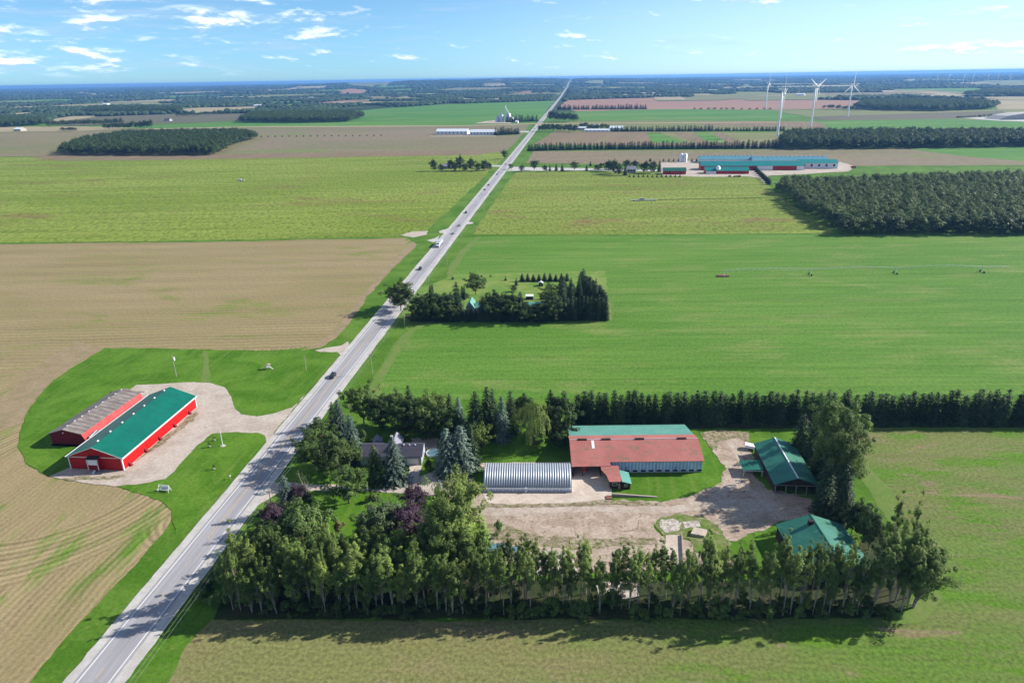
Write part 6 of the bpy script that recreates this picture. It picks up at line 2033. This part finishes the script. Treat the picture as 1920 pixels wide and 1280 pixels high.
# ---------------------------------------------------------------- vehicles
def car_meshes(paint, kind='suv'):
    if kind == 'suv':
        body = [(-2.35, .35), (-2.4, .8), (-2.2, 1.05), (-0.9, 1.15), (2.3, 1.12), (2.42, .7), (2.3, .35)]
        cab = [(-1.1, 1.12), (-0.35, 1.68), (1.9, 1.68), (2.25, 1.1)]
    else:
        body = [(-2.3, .32), (-2.35, .7), (-2.1, .88), (-0.9, .98), (1.6, 1.0), (2.25, .92), (2.35, .6), (2.25, .32)]
        cab = [(-1.0, .97), (-0.2, 1.42), (1.1, 1.42), (1.8, .98)]
    B = MB().prism(body, -0.92, 0.92, 'x')
    V = []
    for s, wd in ((-1, 0.86), (1, 0.86)):
        for k, (a, z) in enumerate(cab):
            wz = wd if k in (0, 3) else wd - 0.14
            V.append((s * wz, a, z))
    n = len(cab)
    F = [tuple(range(n)), tuple(range(2 * n - 1, n - 1, -1))] + [(i, i + n, (i + 1) % n + n, (i + 1) % n) for i in range(n)]
    G = MB().add(V, F)
    top = cab[1][1]
    RF = MB().box(-0.70, cab[1][0] + 0.05, top + 0.005, 0.70, cab[2][0] - 0.05, top + 0.04)
    me = B.mesh('body', paint)
    bm = bmesh.new()
    bm.from_mesh(me)
    bmesh.ops.bevel(bm, geom=[e for e in bm.edges], offset=0.06, segments=2, affect='EDGES')
    bm.to_mesh(me)
    bm.free()
    return me, G.mesh('cabin_glass', 'glass'), RF.mesh('roof_panel', paint)


WH = MB().tube((-0.11, 0, 0), (0.11, 0, 0), 0.34, n=16).mesh('wheel', 'rubber')
HL = MB().box(-0.18, -0.03, -0.08, 0.18, 0.03, 0.08).mesh('headlight', 'lamp_lens')
TL = MB().box(-0.16, -0.03, -0.1, 0.16, 0.03, 0.1).mesh('tail_light', 'tail_lens')
CARM = {}


def car(px, py, paint, kind, toward, label, lane=None):
    """toward=True drives at the camera (left lane as seen)"""
    a = at(px, py)
    lane = (-1.75 if toward else 1.75) if lane is None else lane
    x = road_x(a.y) + lane
    t = thing('car', label, 'car', (x, a.y, 0.26 + max(0, a.y - 500) * 2e-4), R(-ROAD_AZ) + (0 if toward else math.pi))
    if (paint, kind) not in CARM:
        CARM[(paint, kind)] = car_meshes(paint, kind)
    b, g, rf = CARM[(paint, kind)]
    link('body', b, t)
    link('cabin_glass', g, t)
    link('roof_panel', rf, t)
    for sx in (-0.84, 0.84):
        for y in (-1.45, 1.45):
            w_ = link('wheel', WH, t)
            w_.location = (sx, y, 0.34)
    for sx in (-0.66, 0.66):
        h = link('headlight', HL, t)
        h.location = (sx, -2.36, 0.72)
        h = link('tail_light', TL, t)
        h.location = (sx, 2.37, 0.85)
    return t


car(612, 708, 'paint_black', 'suv', True, 'black car nearest the camera on the highway, beside the upper lawn')
car(789, 506, 'paint_black', 'suv', True, 'black car on the highway above the spreading roadside tree')
car(845, 439, 'paint_silver', 'sedan', False, 'silver car just ahead of the truck on the highway')
car(857, 424, 'paint_silver', 'sedan', False, 'silver car second ahead of the truck on the highway')
car(878, 400, 'paint_black', 'suv', True, 'dark car on the highway by the first driveway stub')
car(911, 357, 'paint_black', 'sedan', True, 'dark car in the middle of the distant file on the highway')
car(919, 348, 'paint_black', 'sedan', True, 'dark car right behind the middle one of the distant file')
car(934, 328, 'paint_blue', 'sedan', True, 'blue car of the distant file below the lane mouth')
car(939, 323, 'paint_white', 'suv', True, 'white car at the lane mouth on the highway')
car(948, 309, 'paint_red', 'sedan', True, 'red car just beyond the lane mouth on the highway')
car(1004, 242, 'paint_black', 'suv', True, 'dark car far up the highway by the white barns')
car(1024, 217, 'paint_black', 'suv', True, 'farthest dark car on the highway by the grove')

# motorcycle pair
for i, (px, py, lab) in enumerate(((904, 365, 'motorcycle in the right lane between the distant cars'), (905, 369, 'second motorcycle close in front of the other one'))):
    a = at(px, py)
    t = thing('motorcycle', lab, 'motorcycle', (road_x(a.y) - 1.6 + i * 0.4, a.y, 0.27), R(-ROAD_AZ))
    MB().prism([(-0.6, 0.5), (0.7, 0.5), (0.8, 0.9), (0.1, 0.85), (-0.3, 1.05), (-0.6, 0.9)], -0.16, 0.16, 'x').build('frame', 'paint_black', t)
    for y in (-0.75, 0.75):
        MB().tube((-0.06, y, 0.32), (0.06, y, 0.32), 0.32, n=12).build('wheel', 'rubber', t)
    MB().tube((-0.38, -0.5, 1.1), (0.38, -0.5, 1.1), 0.03).build('handlebar', 'galvanised', t)
    MB().lathe([(0.16, 0.85), (0.24, 1.2), (0.2, 1.45), (0.09, 1.5), (0.13, 1.6), (0.12, 1.75), (0.02, 1.8)], 10).build('rider', 'paint_black', t)

# truck with box trailer
a = at(812, 465)
tk = thing('truck', 'white highway truck with a long pale box trailer', 'truck', (road_x(a.y) - 1.8, a.y, 0.27), R(-ROAD_AZ))
MB().box(-1.25, 3.2, 1.1, 1.25, 15.5, 3.7).build('trailer_box', 'galvanised', tk)
cbm = MB().prism([(0.0, 0.6), (2.6, 0.6), (2.9, 3.2), (1.2, 3.3), (0.9, 2.2), (-0.6, 1.8), (-0.7, 0.6)], -1.15, 1.15, 'x').build('cab', 'white_paint', tk)
MB().quad((-1.0, 0.84, 2.25), (1.0, 0.84, 2.25), (1.0, 1.12, 3.1), (-1.0, 1.12, 3.1)).build('windscreen', 'glass', tk)
MB().box(-1.0, -0.72, 0.7, 1.0, -0.68, 1.5).build('grille', 'interior', tk)
for y in (0.3, 3.4, 4.5, 12.6, 13.8):
    for x in (-1.1, 0.8):
        MB().tube((x, y, 0.5), (x + 0.3, y, 0.5), 0.5, n=14).build('wheel', 'rubber', tk)
MB().box(-0.5, 2.6, 0.75, 0.5, 15.2, 1.08).build('chassis', 'interior', tk)

# ---------------------------------------------------------------- the air
hz = MB().box(-46000, -46000, -1.5, 46000, 46000, 132).build('haze', 'rubber')
hm = bpy.data.materials.new('haze_air')
hm.use_nodes = True
hm.node_tree.nodes.clear()
o_ = hm.node_tree.nodes.new('ShaderNodeOutputMaterial')
v_ = hm.node_tree.nodes.new('ShaderNodeVolumePrincipled')
v_.inputs['Color'].default_value = (0.18, 0.42, 0.86, 1)
v_.inputs['Density'].default_value = HAZE
v_.inputs['Anisotropy'].default_value = 0.2
hm.node_tree.links.new(v_.outputs[0], o_.inputs['Volume'])
hz.data.materials.clear()
hz.data.materials.append(hm)
tag(hz, kind='stuff')
